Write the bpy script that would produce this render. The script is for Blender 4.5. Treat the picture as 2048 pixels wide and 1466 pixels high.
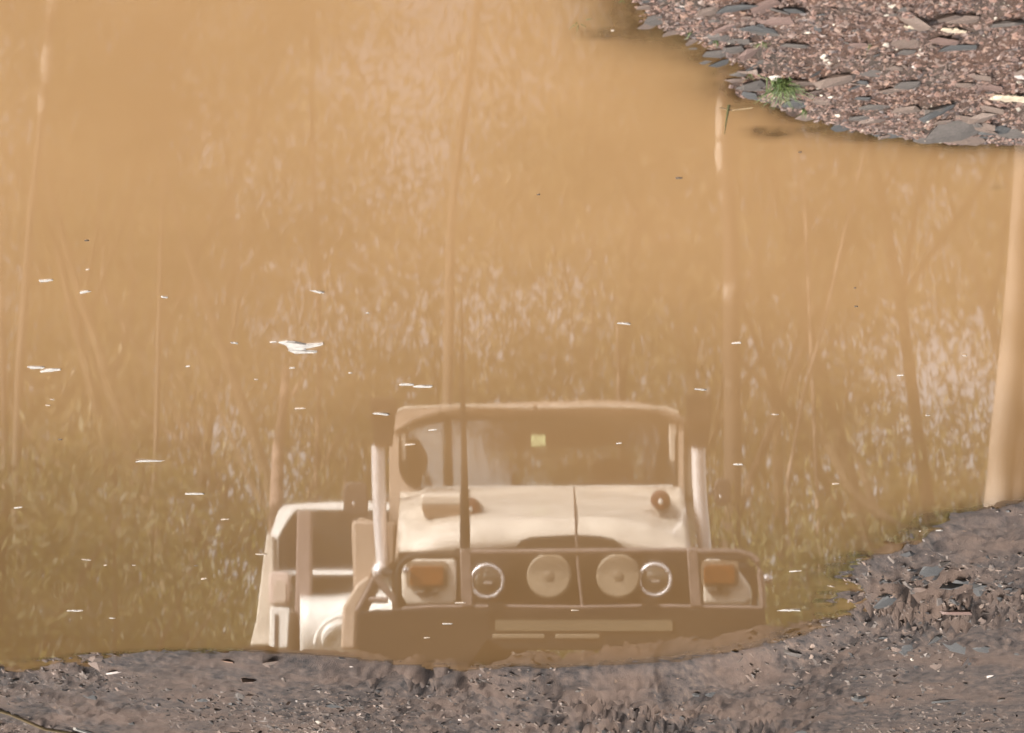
import bpy, math, random
import numpy as np
from mathutils import Vector, Matrix, Euler

random.seed(7); rng = np.random.default_rng(11)
for o in list(bpy.data.objects): bpy.data.objects.remove(o)
S = bpy.context.scene
COL = S.collection
R = math.radians

# ------------------------------------------------------------------ camera, sky, sun, exposure
# The photograph is a puddle reflection turned upside down: the camera is held upside down (rolled 180 degrees).
CH = 1.6; PITCH = R(17.4); FPX = 4600.0
cd = bpy.data.cameras.new('camera'); cam = bpy.data.objects.new('camera', cd); COL.objects.link(cam)
cd.sensor_width = 36; cd.lens = 36 * FPX / 2048; cd.clip_start = .05; cd.clip_end = 2000
cd.dof.use_dof = True; cd.dof.focus_distance = 6.8; cd.dof.aperture_fstop = 14
cam.location = (0, 0, CH)
cam.rotation_euler = Euler((R(90) - PITCH, R(0), R(0))).to_matrix().to_4x4().to_euler()
cam.matrix_world = Matrix.Translation((0, 0, CH)) @ Matrix.Rotation(R(90) - PITCH, 4, 'X') @ Matrix.Rotation(R(180), 4, 'Z')
S.camera = cam
SUN_EL, SUN_AZ = R(40), R(122)           # azimuth from +Y towards +X
w = bpy.data.worlds.new('World'); S.world = w; w.use_nodes = True
nt = w.node_tree; nt.nodes.clear()
sky = nt.nodes.new('ShaderNodeTexSky'); sky.sky_type = 'NISHITA'; sky.sun_disc = False
sky.sun_elevation = SUN_EL; sky.sun_rotation = SUN_AZ
sky.air_density = 1.0; sky.dust_density = 6.0; sky.ozone_density = 1.0
bg = nt.nodes.new('ShaderNodeBackground'); bg.inputs[1].default_value = .15
wo = nt.nodes.new('ShaderNodeOutputWorld'); hs = nt.nodes.new('ShaderNodeHueSaturation'); hs.inputs['Saturation'].default_value = .25; nt.links.new(sky.outputs[0], hs.inputs['Color']); nt.links.new(hs.outputs[0], bg.inputs[0]); nt.links.new(bg.outputs[0], wo.inputs[0])
sd_ = bpy.data.lights.new('sun', 'SUN'); sun = bpy.data.objects.new('sun', sd_); COL.objects.link(sun)
sd_.energy = 1.3; sd_.angle = R(14); sd_.color = (1, .95, .88)
sdir = Vector((math.sin(SUN_AZ) * math.cos(SUN_EL), math.cos(SUN_AZ) * math.cos(SUN_EL), math.sin(SUN_EL)))
sun.rotation_euler = sdir.to_track_quat('Z', 'Y').to_euler()
S.view_settings.view_transform = 'Standard'; S.view_settings.look = 'None'
S.view_settings.gamma = 1; S.view_settings.use_curve_mapping = False
S.view_settings.exposure = 1.75
S.render.engine = 'CYCLES'

CP, SP = math.cos(PITCH), math.sin(PITCH)
def px2w(px, py, z=0.0):
    """photo pixel -> point on the level z"""
    u = (px - 1024) / FPX; v = (py - 733) / FPX
    d = (-u, CP + v * SP, -SP + v * CP)
    t = (CH - z) / -d[2]
    return (d[0] * t, d[1] * t)
def ray_reflected(px, py):
    u = (px - 1024) / FPX; v = (py - 733) / FPX
    return Vector((0, 0, -CH)), Vector((-u, CP + v * SP, SP - v * CP))
def seen(px, py, Y):
    """the point at distance Y whose mirror image shows at this photo pixel"""
    o, d = ray_reflected(px, py)
    return o + d * (Y / d.y)

# ------------------------------------------------------------------ numpy noise
def _hash(ix, iy, seed):
    n = (ix.astype(np.int64) * 374761393 + iy.astype(np.int64) * 668265263 + seed * 144665) & 0x7fffffff
    n = ((n ^ (n >> 13)) * 1274126177) & 0x7fffffff
    return ((n ^ (n >> 16)) & 0xffff) / 65535.0
def vnoise(x, y, seed=0):
    ix = np.floor(x); iy = np.floor(y); fx = x - ix; fy = y - iy
    fx = fx * fx * (3 - 2 * fx); fy = fy * fy * (3 - 2 * fy)
    a = _hash(ix, iy, seed); b = _hash(ix + 1, iy, seed); c = _hash(ix, iy + 1, seed); d = _hash(ix + 1, iy + 1, seed)
    return (a * (1 - fx) + b * fx) * (1 - fy) + (c * (1 - fx) + d * fx) * fy - .5
def fbm(x, y, octs=4, seed=0, g=.5):
    s = 0; a = 1
    for k in range(octs):
        s = s + a * vnoise(x * 2 ** k + 17 * k, y * 2 ** k - 9 * k, seed + k); a *= g
    return s
def sstep(a, b, x):
    t = np.clip((x - a) / (b - a), 0, 1); return t * t * (3 - 2 * t)

# ------------------------------------------------------------------ shore and ground height
near_px = [(1185, -330), (1225, -150), (1262, -40), (1282, 5), (1300, 45), (1345, 62), (1400, 80), (1445, 105), (1490, 135), (1505, 150),
           (1470, 168), (1492, 190), (1545, 204), (1600, 225), (1650, 242), (1700, 258), (1800, 272), (1900, 282), (2048, 287), (2250, 292), (2600, 330)]
far_px = [(2600, 800), (2300, 930), (2130, 985), (2048, 1003), (1980, 1014), (1900, 1030), (1862, 1056), (1800, 1092), (1722, 1120), (1690, 1150),
          (1705, 1180), (1668, 1205), (1690, 1222), (1655, 1246), (1600, 1268), (1500, 1296), (1350, 1322), (1150, 1334), (950, 1338), (800, 1327), (650, 1311),
          (500, 1303), (350, 1299), (250, 1302), (150, 1312), (60, 1322), (0, 1330), (-200, 1345), (-700, 1340), (-1500, 1300)]
rest_px = [(-2200, 700), (-2000, -300), (-1200, -1500), (0, -2600), (700, -2200), (1020, -1200), (1130, -650)]
poly = np.array([px2w(*p) for p in near_px + far_px + rest_px])
def signed_dist(x, y):
    """metres to the shoreline, positive on land"""
    sh = x.shape; x = x.ravel(); y = y.ravel()
    best = np.full(x.shape, 1e9); inside = np.zeros(x.shape, bool)
    n = len(poly)
    for i in range(n):
        ax, ay = poly[i]; bx, by = poly[(i + 1) % n]
        ex, ey = bx - ax, by - ay
        t = np.clip(((x - ax) * ex + (y - ay) * ey) / (ex * ex + ey * ey), 0, 1)
        d = (x - ax - t * ex) ** 2 + (y - ay - t * ey) ** 2
        best = np.minimum(best, d)
        c = ((ay > y) != (by > y)) & (x < (bx - ax) * (y - ay) / (by - ay + 1e-12) + ax)
        inside ^= c
    d = np.sqrt(best)
    return np.where(inside, -d, d).reshape(sh)
sunk = [(1545, 268, .034, .018, .0125), (1515, 262, .02, .01, .0065), (1200, 68, .03, .012, .010), (1995, 372, .016, .009, .010), (1290, 62, .04, .014, .006),
        (1410, 118, .03, .012, .004), (1450, 142, .03, .012, .004), (1330, 15, .03, .02, .003), (1640, 262, .04, .012, .003), (1740, 275, .06, .012, .003)]
def height(x, y, fine=True):
    sd = signed_dist(x, y)
    far = sstep(5.6, 6.6, y)
    land = np.clip(sd, 0, None); wet = np.clip(-sd, 0, None)
    # ridge along the far bank, under and in front of the four-wheel drive
    xl, _ = px2w(480, 1305); xr, _ = px2w(1700, 1250)
    side = sstep(xr - .1, xr + .5, x) * (1 - sstep(xl - .5, xl + .3, x))
    rise_far = .022 * sstep(0, .25, land) + .02 * sstep(.3, 1.2, land)
    rx = np.array([px2w(a, 1300)[0] for a in (430, 500, 650, 850, 950, 1050, 1200, 1400, 1600, 1720)]); ry = np.array([0, .02, .038, .018, .022, .062, .075, .098, .085, .02])
    ridge = np.interp(x, rx[::-1], ry[::-1]) * (sstep(.0, .13, land) + .25 * sstep(.15, .8, land) * (fbm(x * 1.3, y * 1.3, 2, 5) + .6))
    rise_near = .03 * (1 - np.exp(-land / .12)) + .02 * sstep(.1, 1.2, land)
    h = np.where(sd > 0, rise_near * (1 - far) + (rise_far + ridge) * far, 0)
    edge = sstep(-.9, .0, -x - .0) * far          # flat murky shore at the photo's right
    dsl = .075 * (1 - far) + .14 * far * (1 - .75 * edge)
    h = np.where(sd > 0, h, -np.minimum(wet * dsl, .3))
    # the bed is flatter off the point where near shore and frame top meet
    cx, cy = px2w(1330, 20)
    flat = np.exp(-(((x - cx) / .16) ** 2 + ((y - cy) / .25) ** 2))
    h = np.where(sd > 0, h, h * (1 - .7 * flat))
    # slope the vehicles are coming down
    h = h + .2 * np.clip(y - 11.0, 0, 4.5) * (1 - .9 * sstep(15.5, 30, y)) + .02 * np.clip(y - 16, 0, 120)
    if fine:
        amp = np.clip(.25 + land * 9, .25, 1) * np.exp(-wet * 12)
        n1 = fbm(x * 7, y * 7, 3, 1) * .014
        n2 = fbm(x * 34, y * 22, 3, 2) * .0065
        n3 = fbm(x * 150, y * 90, 2, 3) * .0022 * (1 - far)
        # flaky ridges, like tyre-churned shale, on the far bank
        a = R(28); xr2 = x * math.cos(a) + y * math.sin(a); yr2 = -x * math.sin(a) + y * math.cos(a)
        rd = 1 - np.abs(fbm(xr2 * 7 + fbm(x * 5, y * 5, 2, 8) * .8, yr2 * 9, 3, 9)) * 2.9
        patch = sstep(-.05, .22, fbm(x * 1.1 + 3, y * 1.1, 2, 21) + .1)
        churn = patch * .22
        for (cx_, cy_, wx_, wy_) in ((1260, 1385, .36, .6), (850, 1345, .24, .28), (1870, 1190, .4, .45), (1480, 1400, .22, .3)):
            gx_, gy_ = px2w(cx_, cy_); churn = np.maximum(churn, np.exp(-((x - gx_) / wx_) ** 2 - ((y - gy_) / wy_) ** 2))
        h = h + amp * (n1 + n2 + n3 + far * ((np.clip(rd, 0, 1) ** 2 - .5) * .085 * (.08 + .92 * churn) - .05 * churn * sstep(.12, .3, fbm(xr2 * 13, yr2 * 6, 2, 41))))
    for (sx, sy, wx, wy, top) in sunk:
        gx, gy = px2w(sx, sy)
        g = np.exp(-(((x - gx) / wx * .8) ** 2 + ((y - gy) / wy / 1.6) ** 2)) * (1 + .5 * fbm(x * 60, y * 60, 2, 4))
        h = np.where(sd < .02, np.maximum(h, h * (1 - np.clip(g, 0, 1)) + (-.0008) * np.clip(g, 0, 1)), h)
    return h
def H1(x, y): return float(height(np.array([x], float), np.array([y], float))[0])

# ------------------------------------------------------------------ materials
def M(name, col, rough=.6, metal=0.0, spec=.5, var=.0, scale=20, col2=None, bump=0.0, bscale=60, island=False, coat=0, pos=(.35, .65)):
    m = bpy.data.materials.new(name); m.use_nodes = True; t = m.node_tree; b = t.nodes['Principled BSDF']
    b.inputs['Roughness'].default_value = rough; b.inputs['Metallic'].default_value = metal
    b.inputs['Specular IOR Level'].default_value = spec
    if coat: b.inputs['Coat Weight'].default_value = coat
    c1 = tuple(col) + (1,)
    if var or col2 or island:
        if island:
            g = t.nodes.new('ShaderNodeNewGeometry'); src = g.outputs['Random Per Island']
        else:
            n = t.nodes.new('ShaderNodeTexNoise'); n.inputs['Scale'].default_value = scale; n.inputs['Detail'].default_value = 6
            tc = t.nodes.new('ShaderNodeTexCoord'); t.links.new(tc.outputs['Object'], n.inputs['Vector']); src = n.outputs['Fac']
        r = t.nodes.new('ShaderNodeValToRGB')
        c2 = tuple(col2) + (1,) if col2 else tuple(max(0, c * (1 - var)) for c in col) + (1,)
        r.color_ramp.elements[0].position = .0 if island else pos[0]; r.color_ramp.elements[1].position = 1 if island else pos[1]
        r.color_ramp.elements[0].color = c2; r.color_ramp.elements[1].color = c1
        t.links.new(src, r.inputs[0]); t.links.new(r.outputs[0], b.inputs['Base Color'])
    else: b.inputs['Base Color'].default_value = c1
    if bump:
        n2 = t.nodes.new('ShaderNodeTexNoise'); n2.inputs['Scale'].default_value = bscale; n2.inputs['Detail'].default_value = 5
        tc2 = t.nodes.new('ShaderNodeTexCoord'); t.links.new(tc2.outputs['Object'], n2.inputs['Vector'])
        bp = t.nodes.new('ShaderNodeBump'); bp.inputs['Strength'].default_value = .6; bp.inputs['Distance'].default_value = bump
        t.links.new(n2.outputs['Fac'], bp.inputs['Height']); t.links.new(bp.outputs[0], b.inputs['Normal'])
    return m

def ramp(t, src, stops, interp='LINEAR'):
    r = t.nodes.new('ShaderNodeValToRGB'); r.color_ramp.interpolation = interp
    while len(r.color_ramp.elements) > 2: r.color_ramp.elements.remove(r.color_ramp.elements[-1])
    for i, (p, c) in enumerate(stops):
        e = r.color_ramp.elements[i] if i < 2 else r.color_ramp.elements.new(p)
        e.position = p; e.color = tuple(c) + (1,)
    t.links.new(src, r.inputs[0]); return r.outputs[0]
def mixc(t, f, a, b, mode='MIX'):
    m = t.nodes.new('ShaderNodeMix'); m.data_type = 'RGBA'; m.blend_type = mode
    if hasattr(f, 'links'): t.links.new(f, m.inputs[0])
    else: m.inputs[0].default_value = f
    for k, v in ((6, a), (7, b)):
        if hasattr(v, 'links'): t.links.new(v, m.inputs[k])
        else: m.inputs[k].default_value = tuple(v) + (1,)
    return m.outputs[2]
def noise(t, vec, sc, det=5, rough=.55):
    n = t.nodes.new('ShaderNodeTexNoise'); n.inputs['Scale'].default_value = sc; n.inputs['Detail'].default_value = det
    n.inputs['Roughness'].default_value = rough; t.links.new(vec, n.inputs['Vector']); return n.outputs['Fac']

def ground_material():
    m = bpy.data.materials.new('wet_gravelly_mud'); m.use_nodes = True; t = m.node_tree; b = t.nodes['Principled BSDF']
    tc = t.nodes.new('ShaderNodeTexCoord'); P = tc.outputs['Object']
    sep = t.nodes.new('ShaderNodeSeparateXYZ'); t.links.new(P, sep.inputs[0])
    near_c = ramp(t, noise(t, P, 55, 8, .7), [(.30, (.085, .06, .055)), (.45, (.19, .12, .10)), (.58, (.27, .165, .135)), (.72, (.36, .25, .20))])
    near_c = mixc(t, ramp(t, noise(t, P, 9, 4), [(.45, (0, 0, 0)), (.65, (1, 1, 1))]), near_c, (.17, .15, .14)); near_c = mixc(t, 1.0, near_c, (1.30, 1.28, 1.2), 'MULTIPLY')
    far_c = ramp(t, noise(t, P, 22, 9, .72), [(.36, (.040, .037, .038)), (.45, (.15, .13, .13)), (.57, (.27, .22, .20)), (.70, (.46, .35, .30))])
    far_c = mixc(t, ramp(t, noise(t, P, 2.6, 5), [(.44, (0, 0, 0)), (.60, (.75, .75, .75))]), far_c, (.33, .245, .205))
    mr = t.nodes.new('ShaderNodeMapRange'); mr.inputs[1].default_value = 5.3; mr.inputs[2].default_value = 6.6
    t.links.new(sep.outputs[1], mr.inputs[0])
    c = mixc(t, mr.outputs[0], near_c, far_c)
    # white and orange grit
    v = t.nodes.new('ShaderNodeTexVoronoi'); v.inputs['Scale'].default_value = 95; t.links.new(P, v.inputs['Vector'])
    sp = ramp(t, v.outputs['Color'], [(.93, (0, 0, 0)), (.95, (1, 1, 1))], 'LINEAR')
    c = mixc(t, sp, c, (.5, .38, .3))
    # wet soil is darker just above the water
    mh = t.nodes.new('ShaderNodeMapRange'); mh.inputs[1].default_value = -.002; mh.inputs[2].default_value = .016
    mh.inputs[3].default_value = .78; mh.inputs[4].default_value = 1
    t.links.new(sep.outputs[2], mh.inputs[0])
    c = mixc(t, 1.0, c, mh.outputs[0], 'MULTIPLY'); c = mixc(t, 1.0, c, (.215, .190, .168), 'MULTIPLY')
    # far behind, leaf litter and dry grass
    mg = t.nodes.new('ShaderNodeMapRange'); mg.inputs[1].default_value = 12; mg.inputs[2].default_value = 17; t.links.new(sep.outputs[1], mg.inputs[0])
    c = mixc(t, mg.outputs[0], c, ramp(t, noise(t, P, 1.3, 8, .7), [(.3, (.12, .11, .045)), (.7, (.28, .24, .12))]))
    t.links.new(c, b.inputs['Base Color'])
    mr2 = t.nodes.new('ShaderNodeMapRange'); mr2.inputs[1].default_value = 0; mr2.inputs[2].default_value = .05
    mr2.inputs[3].default_value = .55; mr2.inputs[4].default_value = .85; b.inputs['Specular IOR Level'].default_value = .25; t.links.new(sep.outputs[2], mr2.inputs[0])
    t.links.new(mr2.outputs[0], b.inputs['Roughness'])
    bp = t.nodes.new('ShaderNodeBump'); bp.inputs['Strength'].default_value = 1.0; bp.inputs['Distance'].default_value = .006
    t.links.new(noise(t, P, 170, 6, .7), bp.inputs['Height']); t.links.new(bp.outputs[0], b.inputs['Normal'])
    return m

def water_material():
    m = bpy.data.materials.new('muddy_water'); m.use_nodes = True; t = m.node_tree; t.nodes.clear()
    out = t.nodes.new('ShaderNodeOutputMaterial')
    tc = t.nodes.new('ShaderNodeTexCoord'); P = tc.outputs['Object']
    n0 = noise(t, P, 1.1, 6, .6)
    thick = ramp(t, n0, [(.3, (.155, .090, .041)), (.7, (.174, .102, .048))])     # near half lighter: a brightness gradient painted into the water colour
    far_dark = ramp(t, n0, [(.3, (.080, .045, .019)), (.7, (.090, .052, .023))])   # dark end of that painted gradient, towards the far bank
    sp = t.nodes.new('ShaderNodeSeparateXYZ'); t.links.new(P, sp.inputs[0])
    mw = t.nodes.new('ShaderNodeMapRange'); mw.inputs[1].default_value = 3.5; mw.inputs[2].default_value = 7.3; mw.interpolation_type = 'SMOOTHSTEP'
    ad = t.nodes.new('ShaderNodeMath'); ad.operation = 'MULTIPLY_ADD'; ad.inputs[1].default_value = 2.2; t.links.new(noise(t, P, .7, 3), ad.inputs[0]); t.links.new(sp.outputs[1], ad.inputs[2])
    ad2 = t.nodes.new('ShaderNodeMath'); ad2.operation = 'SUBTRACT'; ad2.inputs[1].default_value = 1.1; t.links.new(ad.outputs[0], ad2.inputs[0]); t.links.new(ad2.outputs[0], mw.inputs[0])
    col = mixc(t, mw.outputs[0], thick, far_dark)
    dif = t.nodes.new('ShaderNodeBsdfDiffuse'); t.links.new(col, dif.inputs['Color'])
    tl_ = t.nodes.new('ShaderNodeBsdfTranslucent'); tl_.inputs['Color'].default_value = (.42, .36, .26, 1)   # a little light passes down through the murk
    ads = t.nodes.new('ShaderNodeAddShader'); t.links.new(dif.outputs[0], ads.inputs[0]); t.links.new(tl_.outputs[0], ads.inputs[1])
    tr = t.nodes.new('ShaderNodeBsdfTransparent'); tr.inputs['Color'].default_value = (.95, .86, .66, 1)
    at = t.nodes.new('ShaderNodeAttribute'); at.attribute_name = 'cloudiness'
    mx = t.nodes.new('ShaderNodeMixShader'); t.links.new(at.outputs['Fac'], mx.inputs[0])
    t.links.new(tr.outputs[0], mx.inputs[1]); t.links.new(ads.outputs[0], mx.inputs[2])
    gl = t.nodes.new('ShaderNodeBsdfGlossy'); gl.inputs['Roughness'].default_value = .024; gl.inputs['Color'].default_value = (1, 1, 1, 1)
    mp = t.nodes.new('ShaderNodeMapping'); mp.inputs['Scale'].default_value = (3.0, 7.0, 1); t.links.new(P, mp.inputs[0])
    h = noise(t, mp.outputs[0], 2.2, 4, .55)
    bp = t.nodes.new('ShaderNodeBump'); bp.inputs['Strength'].default_value = 1; bp.inputs['Distance'].default_value = .000010
    t.links.new(h, bp.inputs['Height']); t.links.new(bp.outputs[0], gl.inputs['Normal'])
    fr = t.nodes.new('ShaderNodeFresnel'); fr.inputs['IOR'].default_value = 1.333
    m2 = t.nodes.new('ShaderNodeMixShader'); t.links.new(fr.outputs[0], m2.inputs[0])
    t.links.new(mx.outputs[0], m2.inputs[1]); t.links.new(gl.outputs[0], m2.inputs[2]); t.links.new(m2.outputs[0], out.inputs[0])
    return m

def glass_material(name, tint=(.8, .85, .82), ior=2.5):
    m = bpy.data.materials.new(name); m.use_nodes = True; t = m.node_tree; t.nodes.clear()
    out = t.nodes.new('ShaderNodeOutputMaterial'); tr = t.nodes.new('ShaderNodeBsdfTransparent'); tr.inputs[0].default_value = tint + (1,)
    gl = t.nodes.new('ShaderNodeBsdfGlossy'); gl.inputs['Roughness'].default_value = .01
    fr = t.nodes.new('ShaderNodeFresnel'); fr.inputs['IOR'].default_value = ior
    mx = t.nodes.new('ShaderNodeMixShader'); t.links.new(fr.outputs[0], mx.inputs[0]); t.links.new(tr.outputs[0], mx.inputs[1]); t.links.new(gl.outputs[0], mx.inputs[2])
    t.links.new(mx.outputs[0], out.inputs[0]); return m

# ------------------------------------------------------------------ mesh helpers
def link(name, me, mat, parent=None, loc=None):
    o = bpy.data.objects.new(name, me); COL.objects.link(o)
    if mat and len(me.materials) == 0: me.materials.append(mat)
    if parent: o.parent = parent
    if loc is not None: o.location = loc
    return o
def tag(o, label=None, cat=None, group=None, kind=None):
    for k, v in (('label', label), ('category', cat), ('group', group), ('kind', kind)):
        if v: o[k] = v
    return o
def empty(name, loc, label=None, cat=None, group=None):
    o = bpy.data.objects.new(name, None); COL.objects.link(o); o.location = loc; o.empty_display_size = .1
    return tag(o, label, cat, group)
def np_mesh(name, V, F, smooth=False):
    """V (n,3), F (m,k) arrays with constant k"""
    me = bpy.data.meshes.new(name); V = np.asarray(V, np.float32); F = np.asarray(F, np.int32); k = F.shape[1]
    me.vertices.add(len(V)); me.vertices.foreach_set('co', V.ravel())
    me.loops.add(F.size); me.loops.foreach_set('vertex_index', F.ravel())
    me.polygons.add(len(F)); me.polygons.foreach_set('loop_start', np.arange(0, F.size, k, dtype=np.int32))
    me.polygons.foreach_set('loop_total', np.full(len(F), k, np.int32))
    me.polygons.foreach_set('use_smooth', np.full(len(F), smooth))
    me.update(calc_edges=True); return me
class MB:
    def __init__(s): s.v = []; s.f = []
    def add(s, vs, fs):
        b = len(s.v); s.v += [tuple(v) for v in vs]; s.f += [tuple(b + i for i in f) for f in fs]; return s
    def box(s, c, d, rot=None):
        x, y, z = [k / 2 for k in d]
        vs = [Vector((i * x, j * y, k * z)) for i in (-1, 1) for j in (-1, 1) for k in (-1, 1)]
        if rot: vs = [rot @ v for v in vs]
        vs = [v + Vector(c) for v in vs]
        return s.add(vs, [(0, 1, 3, 2), (4, 6, 7, 5), (0, 4, 5, 1), (2, 3, 7, 6), (0, 2, 6, 4), (1, 5, 7, 3)])
    def tube(s, pts, rad, n=12, closed=False):
        pts = [Vector(p) for p in pts]; m = len(pts)
        rad = [rad] * m if not hasattr(rad, '__len__') else rad
        ref = Vector((.13, .21, 1)).normalized(); rings = []
        for i, p in enumerate(pts):
            a = pts[max(i - 1, 0)]; b = pts[min(i + 1, m - 1)]
            if closed: a = pts[i - 1]; b = pts[(i + 1) % m]
            t = (b - a).normalized()
            if abs(t.dot(ref)) > .95: r0 = Vector((1, 0, 0))
            else: r0 = ref
            u = t.cross(r0).normalized(); w_ = t.cross(u)
            rings.append([p + (u * math.cos(2 * math.pi * k / n) + w_ * math.sin(2 * math.pi * k / n)) * rad[i] for k in range(n)])
        vs = [v for r in rings for v in r]; fs = []
        for i in range(m if closed else m - 1):
            j = (i + 1) % m
            for k in range(n): fs.append((i * n + k, i * n + (k + 1) % n, j * n + (k + 1) % n, j * n + k))
        if not closed: fs += [tuple(range(n))[::-1], tuple((m - 1) * n + k for k in range(n))]
        return s.add(vs, fs)
    def lathe(s, c, prof, axis='y', n=32):
        """prof: (along, radius)"""
        c = Vector(c); vs = []; fs = []
        for (a, r) in prof:
            for k in range(n):
                q = 2 * math.pi * k / n; p, q2 = r * math.cos(q), r * math.sin(q)
                vs.append(c + (Vector((p, a, q2)) if axis == 'y' else Vector((a, p, q2)) if axis == 'x' else Vector((p, q2, a))))
        for i in range(len(prof) - 1):
            for k in range(n): fs.append((i * n + k, i * n + (k + 1) % n, (i + 1) * n + (k + 1) % n, (i + 1) * n + k))
        fs += [tuple(range(n))[::-1], tuple((len(prof) - 1) * n + k for k in range(n))]
        return s.add(vs, fs)
    def prism(s, front, back):
        n = len(front); return s.add(list(front) + list(back), [tuple(range(n)), tuple(range(2 * n - 1, n - 1, -1))] + [(i, (i + 1) % n, n + (i + 1) % n, n + i) for i in range(n)])
    def ring(s, o1, i1, o2, i2):
        n = len(o1); vs = list(o1) + list(i1) + list(o2) + list(i2); fs = []
        for k in range(n):
            j = (k + 1) % n
            fs += [(k, j, n + j, n + k), (2 * n + k, 3 * n + k, 3 * n + j, 2 * n + j), (k, 2 * n + k, 2 * n + j, j), (n + k, n + j, 3 * n + j, 3 * n + k)]
        return s.add(vs, fs)
    def grid(s, rows):
        n = len(rows[0]); vs = [v for r in rows for v in r]
        return s.add(vs, [(i * n + k, i * n + k + 1, (i + 1) * n + k + 1, (i + 1) * n + k) for i in range(len(rows) - 1) for k in range(n - 1)])
    def build(s, name, mat, parent=None, smooth=True, bevel=0, solid=0, loc=None):
        import bmesh
        me = bpy.data.meshes.new(name); me.from_pydata(s.v, [], s.f); me.update()
        bm = bmesh.new(); bm.from_mesh(me); bmesh.ops.remove_doubles(bm, verts=bm.verts, dist=1e-6)
        bmesh.ops.recalc_face_normals(bm, faces=bm.faces); bm.to_mesh(me); bm.free()
        if smooth:
            me.polygons.foreach_set('use_smooth', [True] * len(me.polygons)); me.set_sharp_from_angle(angle=R(38))
        o = link(name, me, mat, parent, loc)
        if solid:
            q = o.modifiers.new('solid', 'SOLIDIFY'); q.thickness = solid; q.offset = 0
        if bevel:
            q = o.modifiers.new('bevel', 'BEVEL'); q.width = bevel; q.segments = 3; q.limit_method = 'ANGLE'
        return o
def copy_tree(o, parent=None):
    c = o.copy(); COL.objects.link(c); c.parent = parent
    for ch in list(o.children): copy_tree(ch, c)
    return c

# ------------------------------------------------------------------ ground
GM = ground_material()
ns = 880; nyr = 720
s_ = np.linspace(-.33, .33, ns); y_ = np.exp(np.linspace(math.log(2.6), math.log(16.5), nyr))
XX = s_[None, :] * (y_[:, None] + .6); YY = np.repeat(y_[:, None], ns, 1)
ZZ = height(XX, YY)
idx = np.arange(ns * nyr).reshape(nyr, ns)
Fq = np.stack([idx[:-1, :-1], idx[:-1, 1:], idx[1:, 1:], idx[1:, :-1]], -1).reshape(-1, 4)
gme = np_mesh('ground', np.stack([XX, YY, ZZ], -1).reshape(-1, 3), Fq, True)
ground = tag(link('ground', gme, GM), kind='structure')
# wide land out to the horizon, a little lower where the finely modelled bank lies on it
gx = np.concatenate([-np.geomspace(400, 8, 26), np.linspace(-7.5, 7.5, 76), np.geomspace(8, 400, 26)])
gy = np.concatenate([-np.geomspace(400, 4, 20), np.linspace(-3.5, 20, 118), np.geomspace(21, 500, 30)])
GX, GY = np.meshgrid(gx, gy); GZ = height(GX, GY, False)
core = (np.abs(GX) < .33 * (GY + .6) - .05) & (GY > 2.7) & (GY < 16.3)
GZ = np.where(core, GZ - .09, GZ + .004)
ii = np.arange(GX.size).reshape(GX.shape)
F2 = np.stack([ii[:-1, :-1], ii[:-1, 1:], ii[1:, 1:], ii[1:, :-1]], -1).reshape(-1, 4)
tag(link('terrain', np_mesh('terrain', np.stack([GX, GY, GZ], -1).reshape(-1, 3), F2, True), GM), kind='structure')

# ------------------------------------------------------------------ puddle
ws = np.concatenate([np.linspace(-1.9, -.34, 40), np.linspace(-.335, .335, 520), np.linspace(.34, 1.9, 40)])
wy = np.exp(np.linspace(math.log(.5), math.log(10.6), 520))
WX = ws[None, :] * (wy[:, None] + .6); WY = np.repeat(wy[:, None], len(ws), 1)
WH = height(WX, WY)
cloud = 1 - np.exp(-np.clip(-WH, 0, 1) / .0032)
iw = np.arange(WX.size).reshape(WX.shape)
keep = (np.minimum(np.minimum(WH[:-1, :-1], WH[1:, 1:]), np.minimum(WH[:-1, 1:], WH[1:, :-1])) < .004)
F3 = np.stack([iw[:-1, :-1], iw[:-1, 1:], iw[1:, 1:], iw[1:, :-1]], -1)[keep]
wme = np_mesh('puddle_water', np.stack([WX, WY, np.zeros_like(WX)], -1).reshape(-1, 3), F3.reshape(-1, 4), False)
at = wme.attributes.new('cloudiness', 'FLOAT', 'POINT'); at.data.foreach_set('value', cloud.ravel().astype(np.float32))
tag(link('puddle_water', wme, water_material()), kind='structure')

# ------------------------------------------------------------------ stones and gravel
ICO_V = []; ph = (1 + 5 ** .5) / 2
for a in (-1, 1):
    for b in (-ph, ph): ICO_V += [(a, b, 0), (0, a, b), (b, 0, a)]
ICO_V = np.array(ICO_V, float); ICO_V /= np.linalg.norm(ICO_V[0])
def hull_faces(V):
    F = []
    n = len(V)
    for i in range(n):
        for j in range(i + 1, n):
            for k in range(j + 1, n):
                a, b, c = V[i], V[j], V[k]; nn = np.cross(b - a, c - a)
                if np.linalg.norm(nn) < 1e-9: continue
                d = (V - a) @ nn
                if (d < 1e-7).all(): F.append((i, j, k))
                elif (d > -1e-7).all(): F.append((i, k, j))
    return F
def stone_shape(flat=.4, seed=0):
    """an irregular convex, angular chip: 20 triangles or so"""
    r = np.random.default_rng(seed); V = ICO_V.copy()
    V += r.normal(0, .16, V.shape); V[:, 1] *= r.uniform(.55, .9); V[:, 2] = np.clip(V[:, 2] * flat, -flat * .55, flat * .55) + r.normal(0, .02, 12)
    return V, hull_faces(V)
SHAPES = [stone_shape(random.uniform(.16, .55), k) for k in range(14)]
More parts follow.
